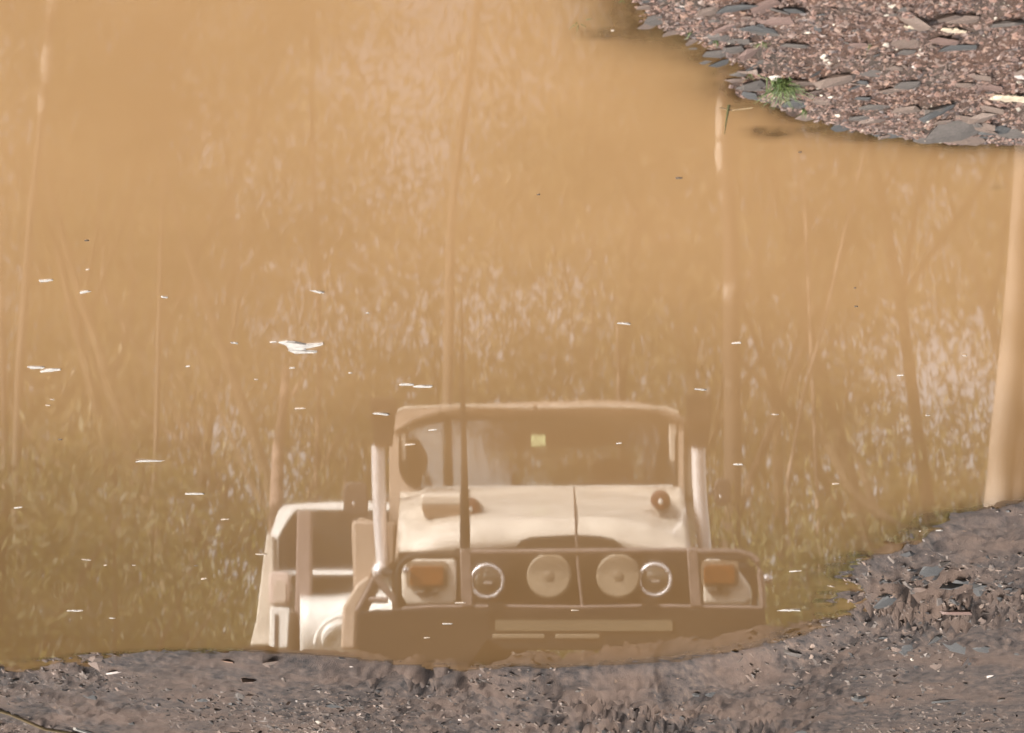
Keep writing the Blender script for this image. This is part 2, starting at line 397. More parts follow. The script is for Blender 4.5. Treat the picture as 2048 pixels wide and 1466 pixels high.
stone_cols = {
    'brown_stone': M('brown_stone', (.120, .082, .062), .55, var=.4, scale=14, bump=.002, bscale=40),
    'grey_slate': M('grey_slate', (.082, .069, .060), .6, spec=.3, var=.35, scale=10, bump=.0015, bscale=50),
    'blue_slate': M('blue_slate', (.058, .056, .054), .6, spec=.3, var=.4, scale=12, bump=.0015, bscale=50),
    'red_stone': M('red_stone', (.115, .068, .053), .55, var=.35, scale=16, bump=.002, bscale=40),
    'pale_quartz': M('pale_quartz', (.42, .36, .32), .5, var=.25, scale=25, bump=.001, bscale=60),
    'orange_chip': M('orange_chip', (.22, .13, .085), .6, var=.3, scale=25, bump=.001, bscale=60)}
shape_me = {}
def stone_mesh(k, mk):
    if (k, mk) not in shape_me:
        V, F = SHAPES[k]; me = bpy.data.meshes.new('stone'); me.from_pydata(V.tolist(), [], F); me.materials.append(stone_cols[mk]); shape_me[(k, mk)] = me
    return shape_me[(k, mk)]
def put_stone(x, y, size, mk, k=None, rot=None, sink=.25, name='stone', parent=None, tilt=.25, squash=1, lift=None):
    k = random.randrange(14) if k is None else k
    o = bpy.data.objects.new(name, stone_mesh(k, mk)); COL.objects.link(o)
    thick = size * .5 * SHAPES[k][0][:, 2].max() * squash
    z = H1(x, y) if lift is None else lift
    o.location = (x, y, z + thick * (1 - 2 * sink))
    o.scale = (size / 2, size / 2, size / 2 * squash)
    o.rotation_euler = (random.gauss(-tilt * .8, tilt * .7), random.gauss(0, tilt), random.uniform(0, 6.28) if rot is None else rot)
    if parent: o.parent = parent
    return o
def frame_pt(lo, hi, n, marg=.03):
    """random land points spread evenly over the ground"""
    x = []; y = []
    while len(x) < n:
        yy = rng.uniform(lo, hi, 4 * n); xx = rng.uniform(-1, 1, 4 * n) * (yy * .235 + marg)
        k = rng.uniform(0, hi, 4 * n) < yy + 0 * yy
        x += list(xx[k]); y += list(yy[k])
    return np.array(x[:n]), np.array(y[:n])
# near bank: only the photo's right-hand side (world -x)
def land_points(lo, hi, n, sdmin, xmax=9, xmin=-9):
    X = []; Y = []
    while len(X) < n:
        x, y = frame_pt(lo, hi, 6000); s = signed_dist(x, y); k = (s > sdmin) & (x < xmax) & (x > xmin); X += list(x[k]); Y += list(y[k])
    return np.array(X[:n]), np.array(Y[:n])
NX, NY = land_points(2.95, 5.2, 170, .0, xmax=-.1)
kinds = ['brown_stone'] * 8 + ['grey_slate'] * 6 + ['blue_slate'] * 4 + ['red_stone'] * 3 + ['orange_chip'] + ['pale_quartz']
for i in range(len(NX)):
    mk = random.choice(kinds)
    sz = (.016 + .058 * random.random() ** 2.0) if mk not in ('pale_quartz', 'orange_chip') else random.uniform(.008, .016)
    put_stone(NX[i], NY[i], sz, mk, parent=ground, tilt=.2, sink=.3, squash=.75, rot=random.gauss(0, .45))
FX, FY = land_points(6.2, 10.6, 66, .02)
for i in range(len(FX)):
    mk = random.choice(['grey_slate'] * 10 + ['blue_slate'] * 12 + ['brown_stone'] * 8 + ['pale_quartz', 'orange_chip'])
    sz = random.uniform(.03, .10) if mk not in ('pale_quartz', 'orange_chip') else random.uniform(.015, .035)
    put_stone(FX[i], FY[i], sz, mk, parent=ground, tilt=.2, sink=.4, rot=random.gauss(1.95, .35))
for i in range(34):      # dark shale plates churned up on the right shore
    a, b = random.gauss(1880, 90), random.gauss(1215, 55)
    x, y = px2w(a, b)
    if signed_dist(np.array([x]), np.array([y]))[0] > .03: put_stone(x, y, random.uniform(.03, .11), random.choice(('grey_slate', 'blue_slate', 'blue_slate', 'brown_stone')), parent=ground, tilt=.35, sink=.25, rot=random.gauss(1.95, .3), squash=.8)
for (a, b, w_) in [(1292, 12, 40), (1318, 36, 60), (1300, 52, 46), (1350, 66, 56), (1392, 84, 50), (1378, 100, 36), (1430, 110, 60), (1452, 128, 66), (1420, 126, 40), (1478, 150, 50), (1500, 172, 60), (1530, 200, 56), (1620, 228, 60), (1690, 252, 64), (1765, 268, 70), (1850, 277, 60)]:
    x, y = px2w(a, b); put_stone(x, y, w_ / FPX * 4.0, random.choice(('grey_slate', 'blue_slate', 'brown_stone')), parent=ground, tilt=.1, sink=.42, rot=random.gauss(0, .2), squash=.55, lift=max(H1(x, y), -.004))
# gravel too small to count
def chips(name, X, Y, lo, hi, mat, flat=.35, along=None, thin=(.4, .9)):
    n = len(X); T = np.array([[-1, -1, 0], [1, -1, 0], [1.1, 1, 0], [-1, .9, 0], [-.5, -.5, 1], [.6, -.5, 1], [.5, .6, 1], [-.6, .5, 1]], float)
    V = T[None] + rng.normal(0, .22, (n, 8, 3)); sz = lo + (hi - lo) * rng.uniform(0, 1, n) ** 2.5
    V[:, :, 2] *= flat * rng.uniform(.5, 1.6, n)[:, None]; V[:, :, 1] *= rng.uniform(*thin, n)[:, None]
    a = rng.uniform(0, 6.28, n) if along is None else rng.normal(along, .38, n); ca, sa = np.cos(a)[:, None], np.sin(a)[:, None]
    x = V[:, :, 0] * ca - V[:, :, 1] * sa; y = V[:, :, 0] * sa + V[:, :, 1] * ca
    z = V[:, :, 2] + x * rng.normal(0, .25, n)[:, None] + y * rng.normal(0, .25, n)[:, None]
    Hh = height(X, Y)
    V = np.stack([X[:, None] + x * sz[:, None] / 2, Y[:, None] + y * sz[:, None] / 2, Hh[:, None] + (z - .12) * sz[:, None] / 2], -1)
    f = np.array([(0, 1, 5, 4), (1, 2, 6, 5), (2, 3, 7, 6), (3, 0, 4, 7), (4, 5, 6, 7)])
    F = (f[None] + 8 * np.arange(n)[:, None, None]).reshape(-1, 4)
    return tag(link(name, np_mesh(name, V.reshape(-1, 3), F), mat), 'loose shaly gravel scattered over the muddy bank', 'gravel', kind='stuff')
def gravel_mat(name, stops):
    m = bpy.data.materials.new(name); m.use_nodes = True; t = m.node_tree; b = t.nodes['Principled BSDF']
    g = t.nodes.new('ShaderNodeNewGeometry'); t.links.new(ramp(t, g.outputs['Random Per Island'], [(p, (c[0] * GS, c[1] * GS * .90, c[2] * GS * .80) if c[0] < .6 else (.30, .26, .21)) for p, c in stops]), b.inputs['Base Color']); b.inputs['Roughness'].default_value = .55
    return m
GS = .38
GS = .47
gmn = gravel_mat('near_gravel', [(0, (.07, .055, .055)), (.25, (.17, .115, .10)), (.5, (.27, .165, .135)), (.75, (.21, .165, .15)), (.975, (.34, .22, .17)), (.985, (.75, .66, .55))])
GS = .38
gmf = gravel_mat('far_gravel', [(0, (.02, .018, .018)), (.22, (.06, .054, .052)), (.34, (.17, .15, .14)), (.6, (.21, .175, .155)), (.9, (.27, .21, .18)), (.988, (.36, .28, .24)), (.993, (.8, .72, .66))])
x, y = land_points(2.9, 5.3, 26000, -.01, xmax=-.05); x = x[:17000]; y = y[:17000]; chips('gravel', x, y, .002, .013, gmn)
x, y = land_points(5.8, 10.9, 26000, -.01); k = fbm(x * 1.6, y * 1.2, 3, 33) > rng.uniform(-.3, .42, len(x)); chips('gravel', x[k], y[k], .005, .042, gmf, flat=.26, along=1.95, thin=(.25, .6))

# stones one can point at
def pix_stone(px, py, wpx, mk, label, k=0, squash=1, rot=None, cat='stone', sink=.2, tilt=.12, name='stone'):
    x, y = px2w(px, py); d = math.hypot(y, CH); o = put_stone(x, y, wpx / FPX * d, mk, k=k, rot=rot, sink=sink, name=name, tilt=tilt, squash=squash)
    return tag(o, label, cat)
pix_stone(1553, 140, 30, 'pale_quartz', 'small pinkish white stone above the largest grass tuft at the water edge', 3, 1.2, sink=.05)
pix_stone(1905, 238, 150, 'grey_slate', 'large smooth flat grey slate lying at the near waterline', 5, .8, rot=.15, tilt=.06)
pix_stone(1925, 265, 115, 'brown_stone', 'flat brown stone half in the water below the large slate', 7, .5, rot=-.1, tilt=.05, sink=.4)
pix_stone(1590, 190, 60, 'blue_slate', 'green grey slab behind the largest grass tuft', 2, .6, rot=.2)
pix_stone(1505, 40, 62, 'blue_slate', 'blue grey flat stone on the near bank left part', 9, .7, rot=.1)
pix_stone(1752, 183, 78, 'grey_slate', 'leaf shaped grey slate above the waterline, left of the large slate', 11, .6, rot=0)
pix_stone(1880, 180, 80, 'blue_slate', 'tilted grey slate plate with a dark gap beside it on near bank', 4, .7, rot=.3, tilt=.2)
pix_stone(1960, 205, 70, 'brown_stone', 'angular brown slab standing over a black hollow on near bank', 6, 1.3, rot=.7, tilt=.3)
pix_stone(2036, 115, 26, 'pale_quartz', 'round whitish pebble at the right edge of the near bank', 1, 1.2)
pix_stone(1826, 97, 11, 'pale_quartz', 'tiny bright white pebble in the middle of the near bank', 8, 1.5)
pix_stone(1975, 142, 60, 'red_stone', 'reddish stone left of the pale bark piece', 10, .8)
pix_stone(1475, 160, 50, 'brown_stone', 'long brown stone poking out of the water left of the grass tuft', 12, .7, rot=-.25, sink=.3)
pix_stone(1500, 186, 46, 'blue_slate', 'dark wet stone at the waterline under the grass tuft', 13, .7, rot=-.2, sink=.3)
pix_stone(228, 1331, 34, 'pale_quartz', 'bright white stone on the dark far bank at lower left', 3, .8, rot=.2)
pix_stone(455, 1316, 40, 'orange_chip', 'flat pinkish chip on the far bank left of the vehicles', 5, .4)
pix_stone(1108, 1442, 46, 'blue_slate', 'pale blue flat stone at the bottom edge below the cream four wheel drive', 6, .3)
pix_stone(1910, 1178, 74, 'red_stone', 'reddish slab between dark hollows on the right bank', 9, .7, rot=.1)
pix_stone(1845, 1186, 60, 'grey_slate', 'pale grey slate plate left of the reddish slab on the right bank', 4, .6, rot=-.5)
pix_stone(1967, 1145, 60, 'blue_slate', 'blue grey slate above the reddish slab on the right bank', 2, .8, rot=-.4)
pix_stone(1978, 1320, 17, 'pale_quartz', 'white quartz stone on the lower right bank', 1, 1)
pix_stone(1890, 1370, 66, 'blue_slate', 'grey blue slate lying on the lower right bank', 11, .6, rot=-.3)
pix_stone(160, 1418, 28, 'pale_quartz', 'pale blue white chip near the straw stem at bottom left', 7, .5)
pix_stone(1780, 1130, 34, 'grey_slate', 'thin grey slate on the pinkish mud of the right shore', 12, .5)

# pale bark pieces
bark = M('pale_bark', (.38, .31, .22), .8, var=.45, scale=60, bump=.002, bscale=120)
def bark_piece(px, py, L, label, rot):
    x, y = px2w(px, py); d = math.hypot(y, CH); L = L / FPX * d; m = MB(); n = 12; rows = []
    for i in range(n + 1):
        t = i / n; w_ = L * .16 * (math.sin(math.pi * min(max(t, .04), .96)) ** .5) * (1 + .3 * random.uniform(-1, 1))
        rows.append([((t - .5) * L, (k / 4 - .5) * 2 * w_ + random.uniform(-1, 1) * .06 * L * .5, L * .05 * math.cos((k / 4 - .5) * 2.5) + random.uniform(0, .012) * L * 1.5) for k in range(5)])
    m.grid(rows); o = m.build('bark_piece', bark, smooth=False, solid=L * .05, loc=(x, y, H1(x, y) + .003)); o.rotation_euler.z = rot
    return tag(o, label, 'bark')
bark_piece(2026, 160, 90, 'knobbly cream piece of bark at the right edge of the near bank', -.15 + math.pi)
bark_piece(1826, 14, 42, 'small curled cream bark flake at the top of the near bank', -.2 + math.pi)
bark_piece(1905, 27, 52, 'long thin cream bark sliver right of the curled flake near the top', -.25 + math.pi)

# ------------------------------------------------------------------ grass tufts
grass_m = M('grass_blade', (.030, .060, .012), .6, col2=(.075, .095, .022), scale=40)
dry_m = M('dry_stalk', (.17, .12, .06), .7, var=.3, scale=40)
def tuft(px, py, hpx, n, label, lean=.5, mat=None, dirx=0, wpx=3.0):
    x, y = px2w(px, py); d = math.hypot(y, CH); hh = hpx / FPX * d; wd = wpx / FPX * d; m = MB()
    for i in range(n):
        a = random.uniform(0, 6.28); l = hh * random.uniform(.55, 1.1); le = lean * random.uniform(.3, 1.2)
        bx, by = random.gauss(0, .16) * hh * min(1, n / 8), random.gauss(0, .16) * hh * min(1, n / 8)
        pts = []; rr = []
        for k in range(5):
            t = k / 4; out = le * l * t ** 1.8
            pts.append((bx + math.cos(a) * out + dirx * l * t, by + math.sin(a) * out, l * t * (1 - .25 * le * t))); rr.append(wd * (.5 - .42 * t))
        m.tube(pts, rr, 4)
    o = m.build('grass_tuft', mat or grass_m, smooth=False, loc=(x, y, max(H1(x, y) - .004, -.01)))
    return tag(o, label, 'grass', 'grass tufts at the near waterline')
tuft(1562, 146, 58, 110, 'largest bright green grass tuft hanging over the grey slab at the waterline', .85, wpx=3.2)
tuft(1155, 46, 22, 7, 'tiny floating sprig with pale tips standing alone in the water left of the bank', 1.3)
tuft(1246, 0, 14, 5, 'tiny sprig cut by the top edge of the picture, in the water', 1.3)
tuft(1384, 58, 22, 7, 'thin sparse sprig at the left end of the near bank', .9)
tuft(1432, 72, 26, 6, 'upright dark sprig at the waterline right of the sparse sprig', .5)
tuft(1527, 72, 20, 16, 'low dark green clump on the gravel below the blue grey stone', 1.2)
tuft(1610, 208, 26, 7, 'small green sprig at the waterline right of the largest tuft', .7)
tuft(1500, 140, 32, 5, 'few long arching blades left of the pinkish white stone', 1.0)
tuft(1738, 58, 26, 3, 'single green blades standing on the gravel in the middle of the near bank', .5)
tuft(1957, 272, 16, 4, 'small dark sprig below the large grey slate', .8)
tuft(1463, 210, 78, 1, 'long thin olive blade leaning out of the open water', .06, dirx=.22, wpx=6.5, mat=M('olive_blade', (.05, .05, .015), .6))
def stem(pts, rpx, name, label, mat, cat):
    m = MB(); P = []
    for (a, b) in pts: 
        x, y = px2w(a, b); P.append((x, y, max(H1(x, y), 0) + .008))
    d = math.hypot(P[0][1], CH); m.tube(P, rpx / FPX * d, 7); return tag(m.build(name, mat), label, cat)
stem([(-60, 1385), (20, 1408), (90, 1432), (150, 1447), (260, 1490)], 3.4, 'straw_stem', 'long dull yellow straw stem lying across the bottom left corner', M('straw', (.15, .10, .04), .6, var=.3, scale=20), 'stem')
stem([(150, 1440), (205, 1452), (262, 1466)], 4, 'grey_stick', 'short pale grey stick beside the straw stem at bottom left', M('grey_wood', (.26, .24, .21), .7, var=.3), 'stick')
stem([(1440, 207), (1462, 212), (1505, 207)], 1.2, 'floating_stalk', 'thin floating stalk crossing the base of the long olive blade', dry_m, 'stalk')

# ------------------------------------------------------------------ flecks floating on the water
fleck_m = M('foam_white', (.31, .285, .255), .5, var=.35, scale=60)
fleck_d = M('dull_petal', (.26, .215, .17), .6)
dark_m = M('dark_speck', (.06, .045, .03), .7)
def fleck(px, py, wpx, label, ragged=0, tilt=0., mat=None, name='floating_petal', group='white flecks floating on the puddle', hr=.42, cat='petal'):
    x, y = px2w(px, py); d = math.hypot(y, CH); W = wpx / FPX * d; n = 14
    r = random.Random(int(px * 7 + py)); out = []
    for k in range(n):
        a = 2 * math.pi * k / n; q = 1 + r.uniform(-.3, .25) * (1 + ragged)
        out.append((math.cos(a) * W / 2 * q, math.sin(a) * W / 2 * hr * q))
    m = MB(); m.prism([(a, b, .0012 + .004 * W * 0) for a, b in out], [(a * .95, b * .95, -.001) for a, b in out])
    m2 = []
    top = [(a, b, .0025) for a, b in out]
    o = m.build(name, mat or fleck_m, smooth=False, loc=(x, y, .0008)); o.rotation_euler.z = tilt
    o.scale.z = 1.2; o.rotation_euler.x = random.gauss(0, .03); o.rotation_euler.y = random.gauss(0, .05)
    return tag(o, label, cat, group)
def big_fleck():
    x0, y0 = px2w(602, 690); m = MB()
    for pts, z in (([(557, 683), (575, 681), (590, 682), (612, 687), (628, 686), (646, 685), (641, 689), (622, 692), (600, 693), (578, 690)], .0035),
                   ([(572, 690), (598, 692), (612, 696), (600, 699), (580, 698)], .002), ([(576, 699), (604, 699), (634, 701), (628, 704), (590, 704)], .003)):
        q = [px2w(*p) for p in pts]
        m.prism([(a - x0, b - y0, z + .0012 * (k % 3)) for k, (a, b) in enumerate(q)], [(a - x0, b - y0, -.001) for a, b in q])
    return tag(m.build('floating_petal', fleck_m, smooth=False, loc=(x0, y0, 0)), 'largest white ragged fragment floating on the water, notched like a wing', 'petal', 'white flecks floating on the puddle')
big_fleck()
marks = [('largest ragged fragment', 600, 690), ('long fleck pair at far left', 88, 737), ('windscreen sticker', 1077, 882), ('left chrome pipe', 760, 1000), ('right chrome pipe', 1402, 1000), ('left air intake head', 765, 812),
         ('right driving lamp', 1237, 1152), ('white car roof', 600, 1008), ('leaning pale trunk at the right edge', 2010, 800), ('long thin fleck left of the vehicles', 300, 921), ('lower left bank', 120, 1300), ('far right shore', 1720, 1120),
         ('topmost left fleck', 90, 560), ('left driving lamp', 1099, 1152), ('patchy white trunk', 1460, 700), ('near bank tip', 1290, 40)]
def fleck_label(a, b):
    n, mx_, my_ = min(marks, key=lambda m_: math.hypot(m_[1] - a, m_[2] - b)); dx, dy = a - mx_, b - my_
    w_ = ('just ' if math.hypot(dx, dy) < 60 else '') + (('above' if dy < 0 else 'below') if abs(dy) > 2 * abs(dx) else ('left of' if dx < 0 else 'right of') if abs(dx) > 2 * abs(dy) else (('above' if dy < 0 else 'below') + ' and ' + ('left of' if dx < 0 else 'right of')))
    seen_lab = fleck_label.__dict__.setdefault('n', {}); l_ = '%s the %s' % (w_, n); seen_lab[l_] = seen_lab.get(l_, 0) + 1
    return ('tiny white fleck floating ' if seen_lab[l_] == 1 else 'second white fleck ') + l_
fleck(72, 734, 34, 'left half of the long white fleck pair floating at far left'); fleck(103, 739, 48, 'right half of the long white fleck pair floating at far left', tilt=.3, hr=.3)
fleck(812, 768, 30, 'left half of the bright white streak floating above the left air intake'); fleck(844, 772, 42, 'right half of the bright white streak floating above the left air intake', tilt=.15, hr=.3)
fleck(300, 921, 56, 'long thin white fleck floating left of the vehicles', hr=.22); fleck(388, 987, 46, 'second long thin fleck, floating lower and nearer the white vehicle', hr=.25)
for (a, b, c_, lab) in [(90, 560, 32, 'topmost white fleck at the left side of the puddle'), (170, 583, 27, 'white fleck right of the topmost left fleck'),
        (327, 593, 19, 'lone small white fleck in upper left water'), (634, 582, 29, 'white fleck floating above the largest ragged fragment'),
        (1247, 646, 27, 'lone white fleck floating above the right half of the windscreen'), (1474, 685, 20, 'white fleck floating beside the pale trunk reflection'),
        (467, 685, 18, 'small white fleck left of the largest ragged fragment'), (760, 827, 44, 'white fleck crossing the dark left snorkel head reflection'),
        (1577, 1220, 48, 'white fleck floating right of the bull bar reflection'), (150, 1221, 34, 'long faint fleck near the lower left bank')]:
    fleck(a, b, c_ * .85, lab, ragged=.5, tilt=random.uniform(-.35, .35), hr=.34)
for (a, b, c_) in [(175, 538, 9), (547, 683, 18), (1930, 710, 19), (585, 735, 16), (375, 732, 12), (600, 816, 26), (35, 1015, 24), (450, 1038, 22), (173, 1119, 24), (408, 1157, 16), (224, 1236, 20),
                   (1550, 828, 18), (1477, 928, 26), (1670, 967, 22), (1590, 1142, 30), (1238, 886, 15), (865, 859, 22), (820, 888, 34), (1400, 778, 30), (522, 1108, 26), (1150, 1220, 20), (895, 1247, 22), (920, 1205, 26), (855, 1275, 18),
                   (700, 745, 10), (512, 758, 12), (104, 798, 12), (1800, 750, 16), (268, 1130, 10), (1855, 830, 12), (95, 810, 12), (1880, 1060, 24), (1840, 1062, 8), (1662, 1172, 22), (735, 625, 8), (210, 1130, 9), (1225, 60, 9)]:
    fleck(a, b, c_ * .72, fleck_label(a, b), hr=.30, ragged=.6, tilt=random.uniform(-.5, .5), mat=random.choice((fleck_m, fleck_d)))
for (a, b, c_) in [(173, 480, 9), (1077, 388, 6), (1358, 355, 13), (1712, 612, 8), (120, 878, 9), (1600, 303, 6), (1710, 575, 5), (392, 1131, 7)]:
    fleck(a, b, c_, fleck_label(a, b).replace('white fleck', 'dark speck of debris'), mat=dark_m, name='floating_speck', group='dark specks floating on the puddle', cat='debris')

# ------------------------------------------------------------------ vehicles
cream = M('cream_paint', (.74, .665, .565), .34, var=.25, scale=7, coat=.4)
cream_d = M('beige_cream_paint', (.44, .34, .26), .5, var=.2, scale=5)  # darker, beiger version of the cream paint
black = M('black_paint', (.012, .011, .010), .55, spec=.25, var=.3, scale=10)
steel = M('grey_tube_steel', (.24, .19, .17), .35, metal=.3, var=.3, scale=14)
chrome = M('polished_steel', (.92, .88, .87), .16, metal=1)
alu = M('brushed_aluminium', (.96, .92, .92), .36, metal=.55)
rubber = M('black_rubber', (.012, .012, .012), .85, spec=.2, bump=.003, bscale=60)
orange = M('orange_lens', (.19, .055, .004), .25, var=.3, scale=30)
lampc = M('lamp_cover', (.36, .295, .21), .4, var=.15, scale=12)
red_m = M('dark_red_lens', (.10, .03, .02), .3)
whitep = M('white_paint', (.8, .78, .74), .25, var=.08, scale=3, coat=.5)
greyp = M('grey_plastic', (.06, .05, .048), .5)
cloth = M('seat_cloth', (.06, .05, .045), .9, var=.3)
sticker = M('yellow_green_sticker', (.62, .72, .38), .5, var=.25, scale=60)
glassm = glass_material('clear_glass')
lens = glass_material('lamp_glass', (.92, .9, .85))

def frame_at(loc, yaw, pitch):
    return Matrix.Translation(loc) @ Matrix.Rotation(yaw, 4, 'Z') @ Matrix.Rotation(pitch, 4, 'X')
class Car:
    def __init__(s, name, loc, yaw, pitch, label, cat):
        s.root = empty(name, (0, 0, 0), label, cat); s.M = frame_at(loc, yaw, pitch); s.root.matrix_world = s.M; s.I = s.M.inverted()
        o = Vector((0, 0, -CH)); s.o = s.I @ o
    def L(s, px, py, ly):
        """local point in the plane y=ly of the vehicle whose mirror image falls on this pixel"""
        _, d = ray_reflected(px, py); d = (s.I.to_3x3() @ d); t = (ly - s.o.y) / d.y
        return s.o + d * t
    def poly(s, pts, ly): return [s.L(a, b, ly) for a, b in pts]
    def k(s, ly=0): return (s.L(1100, 1100, ly) - s.L(1000, 1100, ly)).length / 100   # metres per pixel
def rrect(x0, y0, x1, y1, r, n=6, rr=None):
    rs = rr or (r, r, r, r); out = []
    for (cx, cy, a0, q) in ((x0 + rs[0], y0 + rs[0], 180, rs[0]), (x1 - rs[1], y0 + rs[1], 270, rs[1]), (x1 - rs[2], y1 - rs[2], 0, rs[2]), (x0 + rs[3], y1 - rs[3], 90, rs[3])):
        for i in range(n + 1):
            a = R(a0 + 90 * i / n); out.append((cx + q * math.cos(a), cy + q * math.sin(a)))
    return out

x0, y0 = seen(1150, 1290, 11.3).x, 11.3
c = Car('four_wheel_drive', (x0, y0, .12), R(7), R(11), 'cream four wheel drive with bull bar and two chrome snorkels, mirrored in the puddle', 'four wheel drive')
V = c.root; L = c.L; K = c.k(.1)
# bumper and chassis
def pl(pts, a, b, name, mat, parent=V, bevel=.006, smooth=True):
    return MB().prism(c.poly(pts, a), [Vector((q.x, b, q.z)) for q in c.poly(pts, a)]).build(name, mat, parent, smooth, bevel)
bump = pl([(752, 1219), (1528, 1219), (1534, 1300), (1500, 1345), (1300, 1345), (1230, 1300), (1010, 1300), (975, 1280), (930, 1345), (750, 1345), (712, 1290), (716, 1226)], .0, .22, 'bumper', black)
MB().prism(c.poly([(990, 1240), (1345, 1240), (1345, 1262), (990, 1262)], -.012), c.poly([(990, 1240), (1345, 1240), (1345, 1262), (990, 1262)], -.001)).build('winch_plate', M('olive_plate', (.12, .1, .06), .6), bump)
pl([(985, 1268), (1090, 1268), (1090, 1278), (985, 1278)], -.012, -.001, 'plate_strip', M('dull_strip', (.16, .13, .085), .6), bump)
pl([(1110, 1268), (1200, 1268), (1200, 1278), (1110, 1278)], -.012, -.001, 'plate_strip', M('dull_strip', (.16, .13, .085), .6), bump)
# triangular side brace on the left wing of the bar
m = MB(); r_ = .017
for a, b in (((716, 1222), (750, 1156)), ((750, 1156), (800, 1212)), ((738, 1200), (775, 1200))): m.tube([L(*a, .1), L(*b, .1)], r_, 8)
m.build('side_brace', steel, V)
# bull bar
def bar(pts, r, name, ly=.02, mat=steel, n=12, parent=V): return MB().tube([L(a, b, ly) for a, b in pts], r, n).build(name, mat, parent)
bb = bar([(925, 1105), (1150, 1103), (1392, 1101)], .016, 'bull_bar')
bar([(798, 1216), (797, 1180), (796, 1150), (800, 1132), (812, 1119), (832, 1111), (870, 1109), (928, 1112)], .017, 'side_hoop', parent=bb, mat=black)
bar([(1392, 1104), (1440, 1103), (1478, 1104), (1500, 1110), (1515, 1124), (1520, 1145), (1524, 1180), (1526, 1216)], .017, 'side_hoop', parent=bb, mat=steel)
bar([(792, 1219), (860, 1214), (1000, 1213), (1160, 1215), (1300, 1212), (1528, 1216)], .011, 'lower_rail', parent=bb)
for xx, dx in ((930, 4), (1384, 8)):
    MB().prism(c.poly([(xx - 11, 1098), (xx + 11, 1098), (xx + 13 + dx, 1214), (xx - 11 + dx, 1214)], .0), c.poly([(xx - 11, 1098), (xx + 11, 1098), (xx + 13 + dx, 1214), (xx - 11 + dx, 1214)], .05)).build('upright', steel, bb, bevel=.008)
# antennas
ant = MB(); ant.tube([L(930, 1096, .02), L(930, 1050, .02)], .026, 12); ant.tube([L(930, 1050, .02), L(928, 900, .02)], [.024, .014], 10)
ant.tube([L(928, 900, .02), L(926, 810, .02)], [.014, .015], 8); ant.tube([L(926, 810, .02), L(924, 640, .02), L(923, 590, .02)], [.009, .006, .004], 8)
for k in range(9): ant.lathe(L(930, 1046 - k * 8, .02), [(-.004, .028), (.004, .028)], 'z', 12)
ant.build('spring_antenna', black, V)
MB().tube([L(1165, 1212, .03), L(1156, 1130, .03), L(1152, 1060, .03), L(1148, 975, .03)], [.010, .009, .006, .004], 8).build('whip_antenna', steel, V)
# grille panel and radiator grille
gp = pl(rrect(905, 1098, 1412, 1214, 8), .24, .30, 'grille', black)
m = MB()
for k in range(9):
    q = 1112 + k * 11; a, b = L(1015, q, .233), L(1290, q, .233); m.box((a + b) / 2, ((b - a).length, .012, .006))
m.build('grille_slats', M('dark_slats', (.03, .027, .022), .6, spec=.3), gp)
def headlight(cx, cy, r):
    h = MB(); p = L(cx, cy, .16); k = K
    h.lathe(p, [(-.02, r * k * .8), (-.03, r * k * .86), (-.03, r * k), (.0, r * k * 1.04), (.1, r * k * .9)], 'y', 36)
    o = h.build('headlight', alu, V)
    MB().tube([p + Vector((math.cos(a) * r * k * .93, -.03, math.sin(a) * r * k * .93)) for a in [q * math.pi / 18 for q in range(36)]], 4.2 * k, 10, closed=True).build('bezel', alu, o)
    MB().lathe(p, [(-.046, r * k * .2), (-.042, r * k * .55), (-.031, r * k * .8), (-.029, r * k * .8)], 'y', 32).build('lens', M('headlamp_lens', (.13, .11, .08), .08, spec=.8), o)
    m = MB(); b_ = L(cx, cy + 2, .09); m.box(b_, (r * k * .5, .01, .012)); m.build('bulb_shield', chrome, o)
headlight(976, 1163, 34); headlight(1311, 1160, 33)
def driving(cx, cy, r):
    k = K; p = L(cx, cy, .09); o = MB().lathe(p, [(-.03, r * k * .25), (-.026, r * k * .9), (-.015, r * k), (.0, r * k), (.06, r * k * .6), (.1, r * k * .2)], 'y', 40).build('driving_light', lampc, V)
    MB().lathe(p + Vector((0, -.034, 0)), [(-.004, r * k * .16), (0, r * k * .23), (.01, r * k * .23)], 'y', 20).build('centre_cap', M('cap', (.24, .19, .13), .5), o)
driving(1099, 1152, 45); driving(1237, 1152, 44)
# front wings with indicators
def wing(pts, name='front_wing'): return pl(pts, .22, .9, name, cream, bevel=.02)
wl = wing([(800, 1118), (912, 1118), (912, 1208), (815, 1212), (802, 1190)]); wr = wing([(1406, 1118), (1440, 1118), (1478, 1142), (1498, 1168), (1502, 1200), (1490, 1212), (1406, 1208)])
for (a0, a1, b0, b1) in ((820, 888, 1132, 1172), (1408, 1470, 1130, 1168)):
    o = MB().prism(c.poly(rrect(a0, b0, a1, b1, 5), .15), c.poly(rrect(a0, b0, a1, b1, 5), .2)).build('indicator', orange, V, bevel=.006)
    MB().tube([L((a0 + a1) / 2, b1 - 4, .18), L((a0 + a1) / 2, b1 + 14, .19)], .017, 10).build('indicator_stem', black, o)
    MB().box(L((a0 + a1) / 2, b1 + 15, .2), (.11, .05, .012)).build('indicator_foot', greyp, o, bevel=.003)
m = MB(); m.lathe(L(812, 1141, .12), [(-.02, .004), (-.012, .014), (.0, .018), (.03, .012)], 'y', 16); m.build('parker_light', chrome, V)
MB().lathe(L(1535, 1158, .3), [(-.02, .01), (-.01, .02), (.0, .026), (.05, .018)], 'y', 16).build('wing_mirror', chrome, V)
for q in ((813, 1122, 895, 1176), (1402, 1121, 1477, 1172)):
    MB().prism(c.poly(rrect(*q, 8), .203), c.poly(rrect(*q, 8), .212)).build('indicator_surround', M('surround', (.2, .15, .1), .6), V)
